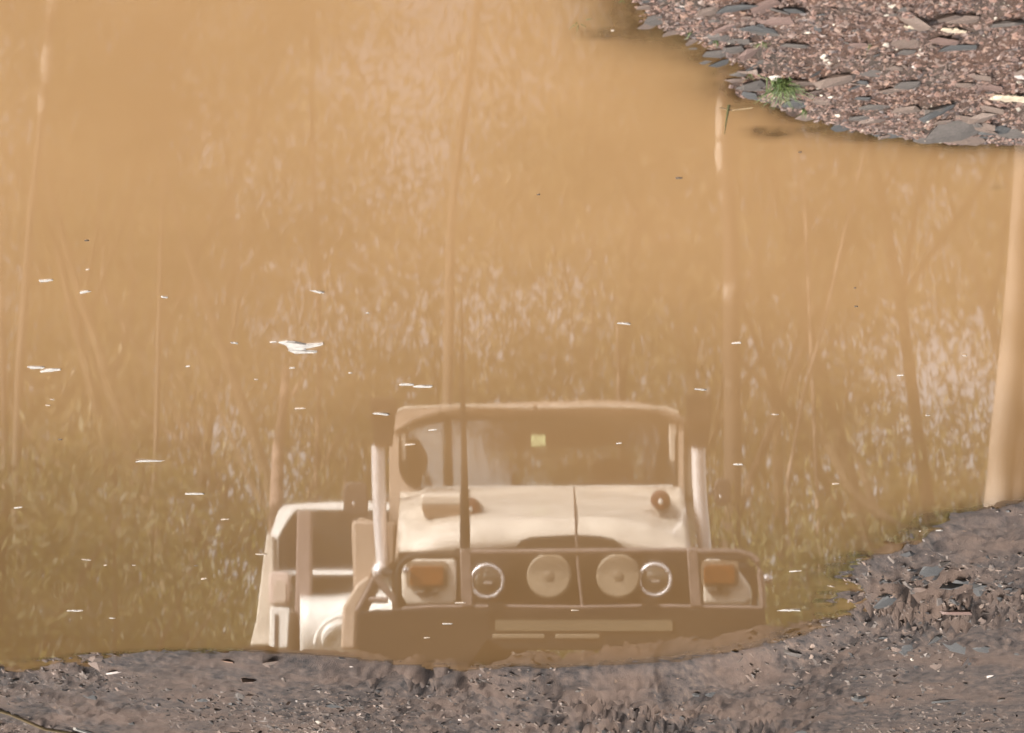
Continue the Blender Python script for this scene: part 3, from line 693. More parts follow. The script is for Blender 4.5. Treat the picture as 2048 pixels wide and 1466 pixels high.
# bonnet
def lerp(a, b, t): return a + (b - a) * t
rows = []
def prof(x, pts):
    for (a, b), (a2, b2) in zip(pts, pts[1:]):
        if a <= x <= a2: return lerp(b, b2, (x - a) / (a2 - a))
    return pts[-1][1] if x > pts[-1][0] else pts[0][1]
lip = [(795, 1086), (830, 1068), (880, 1052), (940, 1043), (1050, 1037), (1150, 1036), (1250, 1042), (1300, 1054), (1378, 1090)]
rear = [(835, 986), (850, 978), (1000, 977), (1150, 976), (1362, 975)]
N = 44
spec = [(1.28, 0.0, 0), (1.27, .04, 0), (1.0, .25, 0), (.75, .5, 0), (.5, .82, 0), (.40, .94, 0), (.34, 1.0, 0), (.30, 1.0, 10), (.27, 1.0, 24), (.255, 1.0, 40), (.25, 1.0, 56)]
for (ly, t, dn) in spec:
    row = []
    for k in range(N + 1):
        q = k / N; xr_ = lerp(800, 1366, q); xf = lerp(797, 1380, q)
        xx = lerp(xr_, xf, t); yb = prof(xr_, rear); yf = prof(xf, lip)
        yy = lerp(yb, yf, t) + min(dn, max(0, 1102 - yf))
        row.append(L(xx, yy, ly))
    rows.append(row)
bon = MB().grid(rows).build('bonnet', cream, V, solid=.012)
# bonnet sides down to the wings
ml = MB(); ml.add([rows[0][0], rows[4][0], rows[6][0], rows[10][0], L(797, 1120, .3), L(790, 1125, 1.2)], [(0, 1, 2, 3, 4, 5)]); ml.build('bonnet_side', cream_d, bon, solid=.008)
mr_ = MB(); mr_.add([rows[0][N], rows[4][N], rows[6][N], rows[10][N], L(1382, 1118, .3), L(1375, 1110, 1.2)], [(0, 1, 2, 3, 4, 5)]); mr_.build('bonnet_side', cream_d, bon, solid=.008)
# crease seam, scoop mouth, hatch, rear edge
sc = [(1030, 1096), (1042, 1080), (1062, 1074), (1110, 1071), (1150, 1069), (1200, 1072), (1228, 1078), (1252, 1096)]
MB().prism(c.poly(sc, .222), c.poly(sc, .262)).build('bonnet_vent', black, bon)
MB().tube([rows[i][int(N * (1150 - 800) / 566)] + Vector((0, -.002, .006)) for i in range(0, 9)], .003, 6).build('seam', greyp, bon)
MB().tube([L(xx, prof(xx, rear) + 1, 1.262) + Vector((0, 0, .008)) for xx in range(850, 1362, 16)], .0075, 8).build('rear_lip', whitep, bon)
for xx, yy in ((1050, 1010), (1215, 1012)): MB().box(L(xx, yy, .82), (.006, .03, .012)).build('hinge_mark', greyp, bon)
pl(rrect(838, 986, 928, 1014, 10), .52, .98, 'air_intake_box', cream, bevel=.02)
pl([(842, 1013), (926, 1013), (920, 1036), (850, 1036)], .50, .70, 'intake_shadow_gap', M('shade_brown', (.2, .13, .08), .7))  # brown mouth slot, standing in for the shade under the intake box
for (cx, cy) in ((941, 1015), (1321, 1000)):
    ly = .52 if cy > 1010 else .62
    o = MB().lathe(L(cx, cy, ly), [(-.03, .02), (-.026, .04), (-.012, .052), (.02, .05), (.30, .04)], 'y', 28).build('round_marker_lamp', red_m, V)
    MB().lathe(L(cx + 1, cy + 4, ly) + Vector((0, -.03, 0)), [(-.018, .004), (-.014, .011), (0, .015)], 'y', 16).build('lamp_button', whitep, o)
# illegible two-line badge at the bonnet corner: short dark strokes
rb = random.Random(4); bd = MB()
for ln, yy in enumerate((1023, 1035)):
    xx = 1291
    while xx < 1352:
        w_ = rb.uniform(2.5, 5.5); t = (xx - 1291) / 62
        a = L(xx, yy - 2.5 - ln * t, .60); b = L(xx + w_, yy + 1.5 - ln * t, .60); bd.box((a + b) / 2 + Vector((0, -.0, 0)), (abs(b.x - a.x), .004, abs(a.z - b.z) * rb.uniform(.5, 1))); xx += w_ + rb.uniform(1.2, 2.4)
bd.build('badge', greyp, V)
# windscreen frame, glass, roof
fo = rrect(778, 812, 1368, 1048, 30, rr=(44, 44, 10, 10)); fi = rrect(800, 834, 1352, 978, 30, rr=(40, 36, 12, 46))
fo2 = []
LYW, LYT = 1.40, 1.54
def wl_(p): return L(p[0], p[1], lerp(LYT, LYW, (p[1] - 812) / 236))
O1 = [wl_(p) for p in fo]; I1 = [wl_(p) for p in fi]
MB().ring(O1, I1, [q + Vector((0, .05, 0)) for q in O1], [q + Vector((0, .05, 0)) for q in I1]).build('windscreen_frame', cream_d, V, bevel=.01)
gI = [q + Vector((0, .02, 0)) for q in I1]
g_ = MB().prism(gI, [q + Vector((0, .006, 0)) for q in gI]).build('windscreen', glassm, V, smooth=False)
MB().tube([wl_(p) + Vector((0, -.004, 0)) for p in fi], .0075, 6, closed=True).build('rubber_seal', rubber, g_)
st = c.poly(rrect(1062, 870, 1091, 892, 2), 1.455); MB().prism(st, [q + Vector((0, -.003, 0)) for q in st]).build('windscreen_sticker', sticker, g_)
# roof: gutter, crown, sides
zt = L(1070, 808, 1.5).z; lx = L(785, 820, 1.5).x; rx = L(1362, 820, 1.5).x
m = MB(); rws = []
for (ly, dz) in ((1.47, -.02), (1.5, .0), (1.9, .035), (2.6, .04), (3.1, .02), (3.2, -.02)):
    rws.append([(lerp(lx, rx, k / 12), ly, zt + dz + (-.12 * (abs(k / 6 - 1) ** 5))) for k in range(13)])
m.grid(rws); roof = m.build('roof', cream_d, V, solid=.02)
for a, b in ((790, 1066), (1074, 1356)): MB().tube([L(a, 826 if a < 800 else 815, 1.455), L(a + 20, 817 if a < 800 else 814, 1.455), L((a + b) / 2, 812, 1.45), L(b - 20, 817 if b > 1300 else 814, 1.455), L(b, 826 if b > 1300 else 815, 1.455)], .011, 8).build('gutter', cream, roof)
MB().box(L(1070, 816, 1.44), (.012, .03, .03)).build('gutter_clip', greyp, roof)
for X_, nm in ((lx, 'side'), (rx, 'side')):
    zb = L(790, 1060, 1.5).z; sg = 1
    m = MB()   # door with window opening: lower panel, pillars
    m.box((X_, 2.35, (zb - .55 + zb - .0) / 2), (.04, 1.75, .60)); m.build('door', cream, V, bevel=.012)
    for py_, pw_ in ((1.53, .07), (2.3, .06), (3.15, .12)): MB().box((X_ + (.05 if X_ < 0 else -.05), py_, (zb + zt) / 2 - .07), (.045, pw_, zt - zb - .14)).build('pillar', cream, V, bevel=.008)
    MB().box((X_ + (.05 if X_ < 0 else -.05), 2.35, (zb + zt) / 2 - .05), (.006, 1.6, zt - zb - .12)).build('side_window', glassm, V, smooth=False)
zb = L(790, 1060, 1.5).z
m = MB(); m.ring([(lx, 3.2, zt - .02), (rx, 3.2, zt - .02), (rx, 3.2, zb - .55), (lx, 3.2, zb - .55)], [(lx * .8 + rx * .2, 3.2, zt - .12), (lx * .2 + rx * .8, 3.2, zt - .12), (lx * .2 + rx * .8, 3.2, zb + .06), (lx * .8 + rx * .2, 3.2, zb + .06)],
       [(lx, 3.24, zt - .02), (rx, 3.24, zt - .02), (rx, 3.24, zb - .55), (lx, 3.24, zb - .55)], [(lx * .8 + rx * .2, 3.24, zt - .12), (lx * .2 + rx * .8, 3.24, zt - .12), (lx * .2 + rx * .8, 3.24, zb + .06), (lx * .8 + rx * .2, 3.24, zb + .06)])
m.build('rear_panel', cream, V, bevel=.01)
m = MB(); m.box(((lx + rx) / 2, 2.3, zb - .56), (abs(lx - rx), 1.8, .04)); m.box(((lx + rx) / 2, 1.5, zb - .25), (abs(lx - rx) - .05, .08, .6)); m.build('cabin_floor', black, V)
MB().box(((lx + rx) / 2, 1.62, zb + .02), (abs(lx - rx) - .08, .22, .1)).build('dashboard', black, V, bevel=.03)
for q in (.28, .72):
    sx = lerp(lx, rx, q); s_o = MB().box((sx, 2.35, zb + .0), (.42, .12, .6), Matrix.Rotation(R(-10), 3, 'X')).build('seat', cloth, V, bevel=.04)
    MB().box((sx, 2.42, zb + .36), (.24, .08, .14)).build('headrest', cloth, s_o, bevel=.03)
sw = Vector((lerp(lx, rx, .28), 1.9, zb + .1)); MB().tube([sw + Vector((.18 * math.cos(a), .07 * math.sin(a), .17 * math.sin(a))) for a in [k * math.pi / 12 for k in range(24)]], .012, 8, closed=True).build('steering_wheel', black, V)
MB().tube([sw, sw + Vector((0, -.3, -.1))], .02, 8).build('steering_column', black, V)
MB().prism([(lerp(lx, rx, .46), 1.53, zt - .12), (lerp(lx, rx, .57), 1.53, zt - .12), (lerp(lx, rx, .57), 1.53, zt - .18), (lerp(lx, rx, .46), 1.53, zt - .18)],
           [(lerp(lx, rx, .46), 1.56, zt - .12), (lerp(lx, rx, .57), 1.56, zt - .12), (lerp(lx, rx, .57), 1.56, zt - .18), (lerp(lx, rx, .46), 1.56, zt - .18)]).build('rear_view_mirror', black, V, bevel=.006)
# cowl between bonnet and frame, and scuttle left
pl([(788, 1046), (1366, 1044), (1366, 1110), (788, 1120)], 1.3, 1.5, 'scuttle', cream_d, bevel=.01)
# snorkels
def snorkel(top, neck, pipe, ly, foot=None):
    (a0, b0, a1, b1) = top
    hd = MB().prism(c.poly(rrect(a0, b0, a1, b1, 6), ly - .08), c.poly(rrect(a0, b0, a1, b1, 6), ly + .1)).build('snorkel_head', black, V, bevel=.012)
    cx = (pipe[0][0])
    MB().prism(c.poly([(a0 + 3, b1), (a1 - 3, b1), (a1 - 9, pipe[0][1] + 2), (a0 + 9, pipe[0][1] + 2)], ly - .05), c.poly([(a0 + 3, b1), (a1 - 3, b1), (a1 - 9, pipe[0][1] + 2), (a0 + 9, pipe[0][1] + 2)], ly + .05)).build('rubber_neck', rubber, hd, bevel=.01)
    k = c.k(ly); p = [L(*q, ly) for q in pipe]
    o = MB().tube(p, 14 * k, 28).build('snorkel_pipe', alu, V)
    return o
snorkel((740, 795, 794, 832), None, [(756, 892), (757, 957), (760, 1040), (766, 1124)], 1.05)
snorkel((1372, 790, 1424, 848), None, [(1396, 893), (1398, 957), (1402, 1020), (1409, 1098)], 1.05)
p = L(760, 1142, .95); k = c.k(.95)
MB().lathe(p, [(-.05, .004), (-.04, 9 * k), (-.015, 16 * k), (.01, 18 * k), (.04, 13 * k), (.06, 3 * k)], 'y', 24).build('intake_bowl', alu, V)
MB().tube([L(760, 1140, .97), L(790, 1150, .8)], .022, 10).build('intake_hose', black, V)
MB().lathe(L(1391, 1093, .9), [(-.03, .003), (-.02, .012), (0, .016), (.02, .01)], 'y', 16).build('clamp_bolt', chrome, V)
MB().lathe(L(1391, 1074, .9), [(-.02, .003), (-.015, .008), (0, .01)], 'y', 12).build('clamp_bolt', chrome, V)
# mirrors
def mirror(x0_, y0_, x1_, y1_, armto):
    pts = rrect(x0_, y0_, x1_, y1_, 14)
    o = MB().prism(c.poly(pts, 1.25), c.poly(pts, 1.33)).build('door_mirror', greyp, V, bevel=.012)
    MB().tube([L((x0_ + x1_) / 2, (y0_ + y1_) / 2, 1.32), L(armto[0], armto[1], 1.5)], .012, 8).build('mirror_arm', black, o)
    MB().lathe(L((x0_ + x1_) / 2 - 4, (y0_ + y1_) / 2 + 10, 1.245), [(-.006, .003), (0, .01)], 'y', 12).build('mirror_bolt', chrome, o)
mirror(687, 964, 736, 1032, (790, 1000)); mirror(1428, 956, 1462, 1012, (1370, 1000))
# cab flank, sill and rear tray visible left of the snorkel
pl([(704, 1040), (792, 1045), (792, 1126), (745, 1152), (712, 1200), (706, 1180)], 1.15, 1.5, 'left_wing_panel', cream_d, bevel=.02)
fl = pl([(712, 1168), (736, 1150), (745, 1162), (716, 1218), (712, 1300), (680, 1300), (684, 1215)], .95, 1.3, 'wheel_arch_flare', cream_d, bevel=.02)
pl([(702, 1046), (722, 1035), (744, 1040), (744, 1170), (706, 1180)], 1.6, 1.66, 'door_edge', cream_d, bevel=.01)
# tray behind the cab
m = MB(); m.box(((lx + rx) / 2, 4.1, zb - .55), (1.75, 1.7, .05)); 
for sx in (-.86, .86): m.box(((lx + rx) / 2 + sx, 4.1, zb - .4), (.04, 1.7, .28))
m.box(((lx + rx) / 2, 4.95, zb - .4), (1.75, .04, .28)); m.build('tray', cream, V, bevel=.008)
# chassis and wheels
m = MB()
for sx in (-.38, .38): m.box((sx, 2.3, .52), (.08, 4.6, .14))
m.tube([(-.75, .62, .40), (.75, .62, .40)], .05, 12); m.tube([(-.75, 3.6, .40), (.75, 3.6, .40)], .05, 12); m.build('chassis', black, V)
for sx in (-.74, .74):
    for ly in (.62, 3.6):
        wme_ = MB(); s_ = 1 if sx > 0 else -1
        wme_.lathe((sx, ly, .40), [(-.12, .22), (-.12, .36), (-.09, .40), (.09, .40), (.12, .36), (.12, .22)], 'x', 40)
        for k in range(26):
            a = 2 * math.pi * k / 26; wme_.box((sx, ly + .405 * math.cos(a), .40 + .405 * math.sin(a)), (.22, .05, .03), Matrix.Rotation(a - math.pi / 2, 3, 'X'))
        tyre = wme_.build('wheel', rubber, V)
        MB().lathe((sx, ly, .40), [(-.125, .21), (-.1, .215), (.1, .215), (.125, .21), (.1, .15), (.13, .06)], 'x', 32).build('rim', whitep, tyre)

# ---- white vehicle standing behind, at the photo's left
xw = seen(640, 1280, 14.6).x
c2 = Car('white_car', (xw, 14.2, .75), R(6), R(6), 'white vehicle with dark windscreen and side mirror, behind the cream one at left', 'car')
W2 = c2.root; L2 = c2.L
def pl2(pts, a, b, name, mat, parent=W2, bevel=.01): return MB().prism(c2.poly(pts, a), [Vector((q.x, b, q.z)) for q in c2.poly(pts, a)]).build(name, mat, parent, True, bevel)
# windscreen frame: roof lip, leaning pillar, dark glass
out2 = [(556, 1022), (566, 1012), (588, 1008), (620, 1006), (800, 1008), (900, 1010), (930, 1030), (945, 1150), (538, 1150), (540, 1070)]
in2 = [(576, 1040), (590, 1022), (596, 1020), (620, 1019), (800, 1021), (880, 1022), (905, 1040), (915, 1140), (556, 1140), (556, 1075)]
O = [L2(a, b, .9 - (b - 1008) / 142 * .35) for a, b in out2]; I = [L2(a, b, .9 - (b - 1008) / 142 * .35) for a, b in in2]
MB().ring(O, I, [q + Vector((0, .06, 0)) for q in O], [q + Vector((0, .06, 0)) for q in I]).build('windscreen_frame', whitep, W2, bevel=.008)
gg = [q + Vector((0, .03, 0)) for q in I]
MB().prism(gg, [q + Vector((0, .006, 0)) for q in gg]).build('windscreen', glass_material('tinted_glass', (.3, .3, .3), 1.3), W2, smooth=False)
rz = [L2(a, 1010, .95) for a in (566, 900)]
m = MB(); m.grid([[(lerp(rz[0].x, rz[1].x, k / 8), ly, rz[0].z + dz - .05 * abs(k / 4 - 1) ** 4) for k in range(9)] for ly, dz in ((.93, 0), (1.4, .04), (3.0, .05), (4.2, .03), (4.3, -.05))]); m.build('roof', whitep, W2, solid=.02)
zlow = -.1
pl2([(545, 1130), (500, 1300), (960, 1300), (950, 1130)], 4.25, 4.3, 'tailgate', whitep)
for a in (548, 935):
    q = L2(a, 1150, .6); m = MB(); m.box((q.x, 2.5, q.z - .42), (.05, 3.5, .85)); m.build('body_side', whitep, W2, bevel=.02)
    MB().box((q.x, 2.6, q.z + .17), (.02, 3.1, .32)).build('side_window', glass_material('side_glass', (.3, .3, .3), 1.3), W2)
pl2([(534, 1066), (546, 1072), (552, 1290), (500, 1290), (512, 1240), (526, 1120)], .45, .6, 'open_door_edge', cream, bevel=.01)
mi = pl2(rrect(536, 1143, 578, 1210, 12), .3, .4, 'side_mirror', M('pinkish_mirror_shell', (.62, .5, .45), .35), bevel=.015)
pl2(rrect(546, 1160, 572, 1206, 8), .29, .298, 'mirror_glass', M('mirror_face', (.5, .42, .36), .2), mi, .004)
pl2([(540, 1214), (580, 1216), (576, 1296), (538, 1296)], .0, .2, 'door_step', whitep)
pl2([(549, 1228), (556, 1228), (555, 1296), (548, 1296)], -.01, -.001, 'step_groove', greyp)
pl2([(594, 1022), (622, 1022), (620, 1280), (588, 1280)], .18, .26, 'canvas_post', M('brown_grey_pole', (.25, .19, .17), .6))
# dashboard clutter, bonnet and curved glare bands
MB().grid([[L2(a, b0_ + 8 * math.cos((a - 640) / 60), ly) for a in range(600, 980, 20)] for b0_, ly in ((1182, .45), (1186, .2), (1194, 0), (1208, -.1), (1222, -.13), (1300, -.14))]).build('bonnet', whitep, W2, solid=.01)
for k, rr_ in enumerate((60, 44)):
    MB().tube([L2(690 + rr_ * math.cos(a), 1292 + rr_ * 1.0 * math.sin(a), -.18) for a in [R(184 + 9 * i) for i in range(10)]], [.006, .015, .024, .03, .033, .033, .028, .02, .012, .008] if k else .014, 8).build('glare_band', whitep, W2)  # white tubes standing in for curved bands of glare
MB().box(L2(640, 1150, .7), (.5, .2, .08)).build('dashboard', greyp, W2, bevel=.02)
m = MB(); m.box(((rz[0].x + rz[1].x) / 2, 2.4, L2(600, 1290, .6).z - .05), (1.5, 3.6, .1)); m.build('floor_pan', black, W2)
for sx in (rz[0].x - .22, rz[1].x + .22):
    for ly in (1.2, 3.4):
        zc = L2(600, 1290, .3).z - .1
        t_ = MB().lathe((sx, ly, zc), [(-.11, .2), (-.11, .33), (-.08, .36), (.08, .36), (.11, .33), (.11, .2)], 'x', 32).build('wheel', rubber, W2)
        MB().lathe((sx, ly, zc), [(-.115, .2), (.0, .18), (.115, .2), (.12, .05)], 'x', 24).build('rim', whitep, t_)

# ------------------------------------------------------------------ trees
bark_p = M('pale_gum_bark', (.085, .062, .045), .8, pos=(.42, .52), col2=(.30, .23, .18), scale=2.2, bump=.02, bscale=6)
bark_b = M('bright_gum_bark', (.38, .30, .23), .7, col2=(.22, .165, .115), pos=(.42, .56), scale=1.9, bump=.02, bscale=6)
bark_g = M('rough_brown_bark', (.20, .155, .10), .9, col2=(.11, .085, .055), scale=4, bump=.03, bscale=10)
def leaf_mat(name, a, b, cc):
    m = bpy.data.materials.new(name); m.use_nodes = True; t = m.node_tree; bs = t.nodes['Principled BSDF']
    g = t.nodes.new('ShaderNodeNewGeometry'); t.links.new(ramp(t, g.outputs['Random Per Island'], [(0, a), (.6, b), (1, cc)]), bs.inputs['Base Color'])
    bs.inputs['Roughness'].default_value = .5
    tb = t.nodes.new('ShaderNodeBsdfTranslucent'); t.links.new(bs.inputs['Base Color'].links[0].from_socket, tb.inputs['Color'])
    ms = t.nodes.new('ShaderNodeAddShader'); o_ = t.nodes['Material Output']
    t.links.new(bs.outputs[0], ms.inputs[0]); t.links.new(tb.outputs[0], ms.inputs[1]); t.links.new(ms.outputs[0], o_.inputs[0]); return m
leaf_a = leaf_mat('gum_leaves', (.055, .050, .020), (.130, .114, .048), (.25, .21, .10))
leaf_b = leaf_mat('shrub_leaves', (.032, .035, .010), (.075, .075, .022), (.15, .135, .05))
def leaves(centres, rad, n, size, seed):
    r = np.random.default_rng(seed); ci = r.integers(0, len(centres), n); C = np.array(centres)[ci]; Rr = np.array(rad)[ci]
    d = r.normal(0, 1, (n, 3)); d /= np.linalg.norm(d, axis=1)[:, None]; P = C + d * (Rr * r.uniform(.1, 1, n) ** .5)[:, None] * np.array([1, 1, .7])
    a = r.normal(0, 1, (n, 3)); a[:, 2] -= .9; a /= np.linalg.norm(a, axis=1)[:, None]; b = np.cross(a, r.normal(0, 1, (n, 3))); b /= np.linalg.norm(b, axis=1)[:, None]
    s = size * r.uniform(.6, 1.5, n)[:, None]
    Vv = np.stack([P - a * s, P + b * s * .28, P + a * s, P - b * s * .28], 1).reshape(-1, 3)
    return np_mesh('crown', Vv, np.arange(4 * n).reshape(n, 4))
def limb(m, p, d, L_, r, depth, tips, rr):
    pts = [p]; rad = [r]; q = Vector(p); dd = Vector(d).normalized(); n = 7
    for i in range(n):
        dd = (dd + Vector((rr.gauss(0, .09), rr.gauss(0, .09), .03 if depth else .0))).normalized(); q = q + dd * L_ / n; pts.append(q.copy()); rad.append(r * (1 - .6 * (i + 1) / n))
    m.tube(pts, rad, 8 if depth == 0 else 5)
    if depth < 2:
        for k in range(5 if depth == 0 else 3):
            i = rr.randint(3 if depth == 0 else 2, n); ang = rr.uniform(0, 6.28)
            nd = (dd * .8 + Vector((math.cos(ang), math.sin(ang), rr.uniform(.0, .6))) * .9).normalized(); limb(m, pts[i], nd, L_ * rr.uniform(.35, .5), rad[i] * .6, depth + 1, tips, rr)
    else: tips.append(tuple(pts[-1])); tips.append(tuple(pts[-3]))
    if depth == 1: tips.append(tuple(pts[-1]))
def make_tree(h, r, mat, leafm, nl, seed, name='gum_tree', lean=0):
    rr = random.Random(seed); m = MB(); tips = []
    limb(m, Vector((0, 0, -.2)), Vector((lean, 0, 1)), h, r, 0, tips, rr)
    root = empty(name, (0, 0, 0)); m.build('trunk', mat, root)
    link('crown', leaves(tips, [rr.uniform(.5, 1.25) for _ in tips], nl, .06, seed), leafm, root); return root
protos = [make_tree(10.5, .12, bark_g, leaf_a, 8000, 1), make_tree(11.5, .13, bark_g, leaf_a, 8000, 2), make_tree(9, .12, bark_g, leaf_a, 15000, 3), make_tree(10.5, .10, bark_p, leaf_b, 8000, 5)]
used = [False] * 4
def place(pi, x, y, rot, sc, label, group='gum trees of the bush behind the vehicles'):
    o = protos[pi] if not used[pi] else copy_tree(protos[pi]); used[pi] = True
    o.location = (x, y, float(height(np.array([x]), np.array([y]), False)[0])); o.rotation_euler.z = rot; o.scale = (sc,) * 3
    tag(o, label, 'tree', group); return o
tl = ['slender dark barked gum tree in the bush mirrored behind the vehicles', 'tall dark barked gum tree mirrored in the puddle', 'dark rough barked bushy tree in the mirrored bush', 'thin pale gum with yellow green leaves in the mirrored bush']
for (px_, Y, pi, sc) in [(420, 30, 1, 1.0), (1350, 29, 0, .95), (1190, 34, 3, 1.1), (700, 28, 1, .95), (1780, 27, 0, 1), (320, 31, 2, 1.15), (1300, 30, 2, 1.1), (1850, 26, 2, 1.0), (450, 36, 0, 1.1), (1560, 34, 0, 1.1), (1980, 33, 1, 1.1), (180, 40, 2, 1.3), (-150, 28, 2, 1.2), (2250, 28, 2, 1.2), (760, 36, 3, 1.1), (-300, 40, 2, 1.5), (2500, 40, 2, 1.5)]:
    p_ = seen(px_, 1000, Y); place(pi, p_.x, Y, random.uniform(0, 6.28), sc, tl[pi])
protos.append(make_tree(14, .2, bark_g, M('dark_leaves', (.014, .016, .007), .6), 26000, 6)); protos.append(make_tree(13, .16, bark_g, leaf_a, 700, 9)); used += [False, False]
tl += ['', '']
# trees on the photographer's side, seen mirrored in the windscreens
for (x, y, pi, sc) in [(-7, -9, 0, 1), (2.3, -11, 4, 1.0), (3.3, -14.5, 4, 1.05), (1.2, -15, 4, 1.1), (6.6, -12, 5, 1.0), (8.2, -17, 5, 1.1), (-11, -14, 2, 1.3), (18, -16, 2, 1.4), (-1.5, -20, 3, 1.2), (-16, -24, 2, 1.6), (22, -6, 2, 1.3), (-20, 2, 2, 1.3), (19, 10, 2, 1.2), (-18, 14, 2, 1.2)]:
    place(pi, x, y, random.uniform(0, 6.28), sc, {4: 'dense dark tree behind the photographer, mirrored in the windscreen', 5: 'bare branched tree behind the photographer, mirrored in the windscreen'}.get(pi, 'gum tree standing in the open bush around the puddle'), 'trees on the near side of the puddle')
# the pale trunks one can tell apart in the mirror image
patchy = M('patchy_white_bark', (.085, .062, .042), .8, col2=(.62, .54, .47), pos=(.38, .45), scale=1.3, bump=.01, bscale=6)
faint = M('tan_bark', (.21, .165, .12), .8, col2=(.14, .11, .075), scale=1.5, bump=.01, bscale=6)
bright = M('fresh_white_bark', (.72, .62, .52), .7, col2=(.16, .12, .08), pos=(.40, .48), scale=3.0, bump=.01, bscale=8)
def trunk_tree(pts, wpx, Y, mat, label, ncrown=1500, name='gum_tree', limbs=(), peeled=()):
    P = [seen(a, b, Y) for a, b in pts]; g = float(height(np.array([P[0].x]), np.array([float(Y)]), False)[0])
    b0 = Vector((P[0].x, Y, g - .2)); rt = empty(name, (b0.x, b0.y, g), label, 'tree'); o0 = Vector(rt.location); kk = Y / CP / FPX
    if P[0].z > g + .1: P = [b0] + P
    else: P[0] = b0
    n = len(P); MB().tube([q - o0 for q in P], [wpx / 2 * kk * (1 - .45 * i / (n - 1)) for i in range(n)], 12).build('trunk', mat, rt)
    for (lp, lw) in limbs: MB().tube([seen(a, b, Y) - o0 for a, b in lp], [lw / 2 * kk * (1 - .7 * i / (len(lp) - 1)) for i in range(len(lp))], 8).build('limb', mat, rt)
    for (lp, lw) in peeled: MB().tube([seen(a, b, Y) - o0 for a, b in lp], [lw / 2 * kk * (.8 if i in (0, len(lp) - 1) else 1.05) for i in range(len(lp))], 12).build('peeled_bark', bright, rt)
    if ncrown:
        top = P[-1] - o0; rr = random.Random(int(pts[0][0])); tips = [tuple(top + Vector((rr.gauss(0, 1.3), rr.gauss(0, 1.3), rr.gauss(0, 1.2)))) for _ in range(12)]
        link('crown', leaves(tips, [.8] * 12, ncrown, .085, int(pts[0][0])), leaf_a, rt)
    return rt
trunk_tree([(1462, 1080), (1466, 900), (1462, 700), (1462, 500), (1452, 340), (1448, 180), (1440, -100), (1436, -420)], 40, 21, patchy, 'thick patchy white trunk mirrored right of the cream vehicle, running up to the grass tuft', limbs=[([(1466, 640), (1500, 560), (1536, 420), (1570, 330)], 12), ([(1450, 930), (1490, 880), (1520, 780)], 9)], peeled=[([(1443, 345), (1441, 310), (1441, 286)], 24), ([(1441, 278), (1444, 230), (1447, 180)], 26), ([(1468, 600), (1464, 545)], 20), ([(1470, 900), (1467, 800), (1466, 700)], 22)])
trunk_tree([(1575, 960), (1610, 780), (1650, 640), (1688, 470), (1730, 300), (1790, 0), (1830, -300)], 9, 20, bark_p, 'thin pale trunk leaning right, mirrored between the patchy trunk and the right edge')
trunk_tree([(1610, 395), (1600, 340), (1586, 285), (1560, 150), (1540, -200)], 9, 23, bark_p, 'short pale leaning trunk mirrored below the sunken stone', limbs=[([(1682, 405), (1678, 360), (1672, 300)], 7)])
trunk_tree([(893, 900), (897, 700), (900, 520), (905, 400), (925, 250), (950, 60), (975, -250)], 24, 24, faint, 'faint tan trunk mirrored above the left side of the windscreen')
trunk_tree([(40, 1250), (32, 1000), (38, 760), (60, 450), (84, 230), (98, 90), (108, -60), (120, -400)], 22, 24, faint, 'trunk with white peeling bark mirrored in the top left corner', peeled=[([(84, 226), (86, 185), (88, 176)], 20), ([(91, 170), (94, 125), (97, 80)], 26), ([(98, 70), (104, 10), (108, -50)], 22)])
trunk_tree([(12, 1100), (10, 900), (4, 600), (-10, 200), (-30, -200)], 16, 22, bark_p, 'thin pale trunk mirrored along the left edge')
trunk_tree([(552, 1010), (556, 900), (566, 820), (572, 735)], 30, 18, M('pinkish_dead_bark', (.10, .07, .05), .85, col2=(.34, .245, .195), pos=(.42, .52), scale=3.2, bump=.02, bscale=8), 'short broken pinkish dead trunk mirrored above the white car', 0, 'dead_tree', [([(575, 800), (605, 760), (625, 720)], 8)])
trunk_tree([(1830, 1060), (1760, 1030), (1700, 980), (1655, 890), (1640, 850)], 26, 19, bark_g, 'dark forked leaning trunk mirrored near the right shore', 0, 'dead_tree', [([(1745, 1010), (1720, 930), (1690, 880)], 16)])
trunk_tree([(1235, 600), (1245, 575), (1330, 545), (1420, 500)], 9, 26, bark_p, 'pale bent branching sapling mirrored above the windscreen right half', 300)
trunk_tree([(312, 900), (322, 500), (330, 200), (345, -100), (360, -400)], 12, 30, faint, 'thin tan trunk mirrored in the left part of the puddle')
trunk_tree([(640, 700), (625, 300), (622, 100), (618, -200)], 12, 30, bark_p, 'thin pale trunk mirrored in the upper middle left of the puddle', limbs=[([(730, 165), (700, 110), (640, 60)], 9)])
trunk_tree([(1180, 1000), (1185, 600), (1188, 240), (1195, -100)], 8, 32, bark_p, 'very thin pale trunk mirrored in the middle of the puddle')
# leaning pale trunk close by on the right
rt = empty('gum_tree', tuple(seen(1995, 1100, 13.0)), 'large leaning smooth pale trunk mirrored at the right edge of the puddle', 'tree')
o0 = Vector(rt.location)
base = Vector(seen(1988, 1120, 13)); gz = float(height(np.array([base.x]), np.array([13.0]), False)[0])
rt.location = (base.x, 13, gz); o0 = Vector(rt.location)
pp = [base + (base - seen(1996, 900, 13)) * .8] + [seen(a, b, 13) for a, b in ((1994, 1000), (2002, 900), (2014, 780), (2026, 640), (2036, 500), (2046, 330), (2062, 0), (2085, -500), (2100, -900))]
mt = MB(); mt.tube([q - o0 for q in pp], [.085, .075, .072, .07, .062, .058, .055, .05, .04, .02], 16); tk = mt.build('trunk', bark_b, rt)
mt = MB(); mt.tube([q - o0 + Vector((-.10, .05, 0)) for q in pp[:8]], [.075, .07, .065, .06, .05, .045, .04, .02], 12); mt.build('trunk', bark_p, rt)
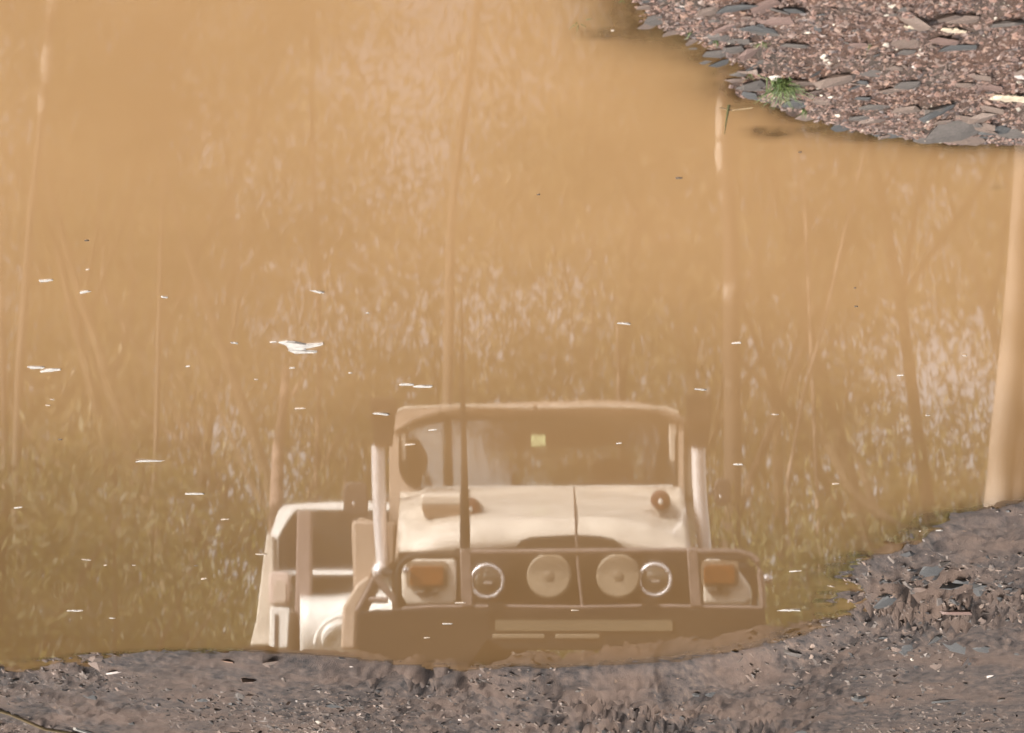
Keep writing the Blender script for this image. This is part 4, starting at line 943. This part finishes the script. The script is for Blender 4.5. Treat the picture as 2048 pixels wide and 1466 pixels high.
tips = [tuple(q - o0 + Vector((random.uniform(-1, 1), random.uniform(-1, 1), random.uniform(0, 1.5)))) for q in pp[8:] for _ in range(4)]
link('crown', leaves(tips, [.8] * len(tips), 3500, .08, 77), leaf_a, rt)
# shrubs and tall grass under the trees
def make_shrub(seed, h):
    rr = random.Random(seed); root = empty('shrub', (0, 0, 0)); m = MB(); tips = []
    for k in range(7):
        a = rr.uniform(0, 6.28); e = Vector((math.cos(a) * h * .45, math.sin(a) * h * .45, h * rr.uniform(.6, 1))); m.tube([(0, 0, -.1), e * .5 + Vector((0, 0, .1)), e], [.03, .02, .008], 5); tips += [tuple(e), tuple(e * .65), tuple(e * .35)]
    m.build('stem', bark_g, root); link('foliage', leaves(tips, [h * .32] * len(tips), 4500, .042, seed), leaf_b, root); return root
sp_ = [make_shrub(11, 1.6), make_shrub(12, 2.3), make_shrub(13, 1.2)]; us = [False] * 3; rs = random.Random(5)
for i in range(60):
    Y = rs.uniform(18, 34); px_ = rs.uniform(-100, 2150); p_ = seen(px_, 1100, Y); pi = rs.randrange(3)
    o = sp_[pi] if not us[pi] else copy_tree(sp_[pi]); us[pi] = True
    o.location = (p_.x, Y, float(height(np.array([p_.x]), np.array([Y]), False)[0])); o.rotation_euler.z = rs.uniform(0, 6.28); o.scale = (rs.uniform(.8, 1.5),) * 3
    tag(o, 'yellow green shrub under the gum trees, mirrored low in the puddle', 'shrub', 'shrubs under the trees')
# thicket of saplings and crowns some forty metres off, thinning upwards
r = np.random.default_rng(19); n = 1000
xx = r.uniform(-17, 17, n); yy = r.uniform(40, 54, n); zz = 18.5 * r.uniform(0, 1, n) ** 1.1
o = link('bush_thicket', leaves(np.stack([xx, yy, zz + 1], 1).tolist(), (2.3 - zz * .035).tolist(), 250000, .13, 6), leaf_a); tag(o, 'olive thicket of gum crowns closing the bush behind the vehicles', 'thicket', kind='stuff')
# far wood that reads as one mass
r = np.random.default_rng(9); n = 500
ang = r.uniform(0, 2 * np.pi, n); rad = r.uniform(62, 95, n)
cen = np.stack([np.sin(ang) * rad, np.cos(ang) * rad, 24 * r.uniform(0, 1, n) ** 1.3], 1); cen[:, 2] *= np.where(cen[:, 1] < 0, .6, 1); cen[:, 2] += np.clip(cen[:, 1], 0, 99) * .03
o = link('distant_wood', leaves(cen.tolist(), [4.5] * n, 90000, .27, 4), leaf_a); tag(o, 'distant olive bush closing the view all round the puddle', 'wood', kind='stuff')
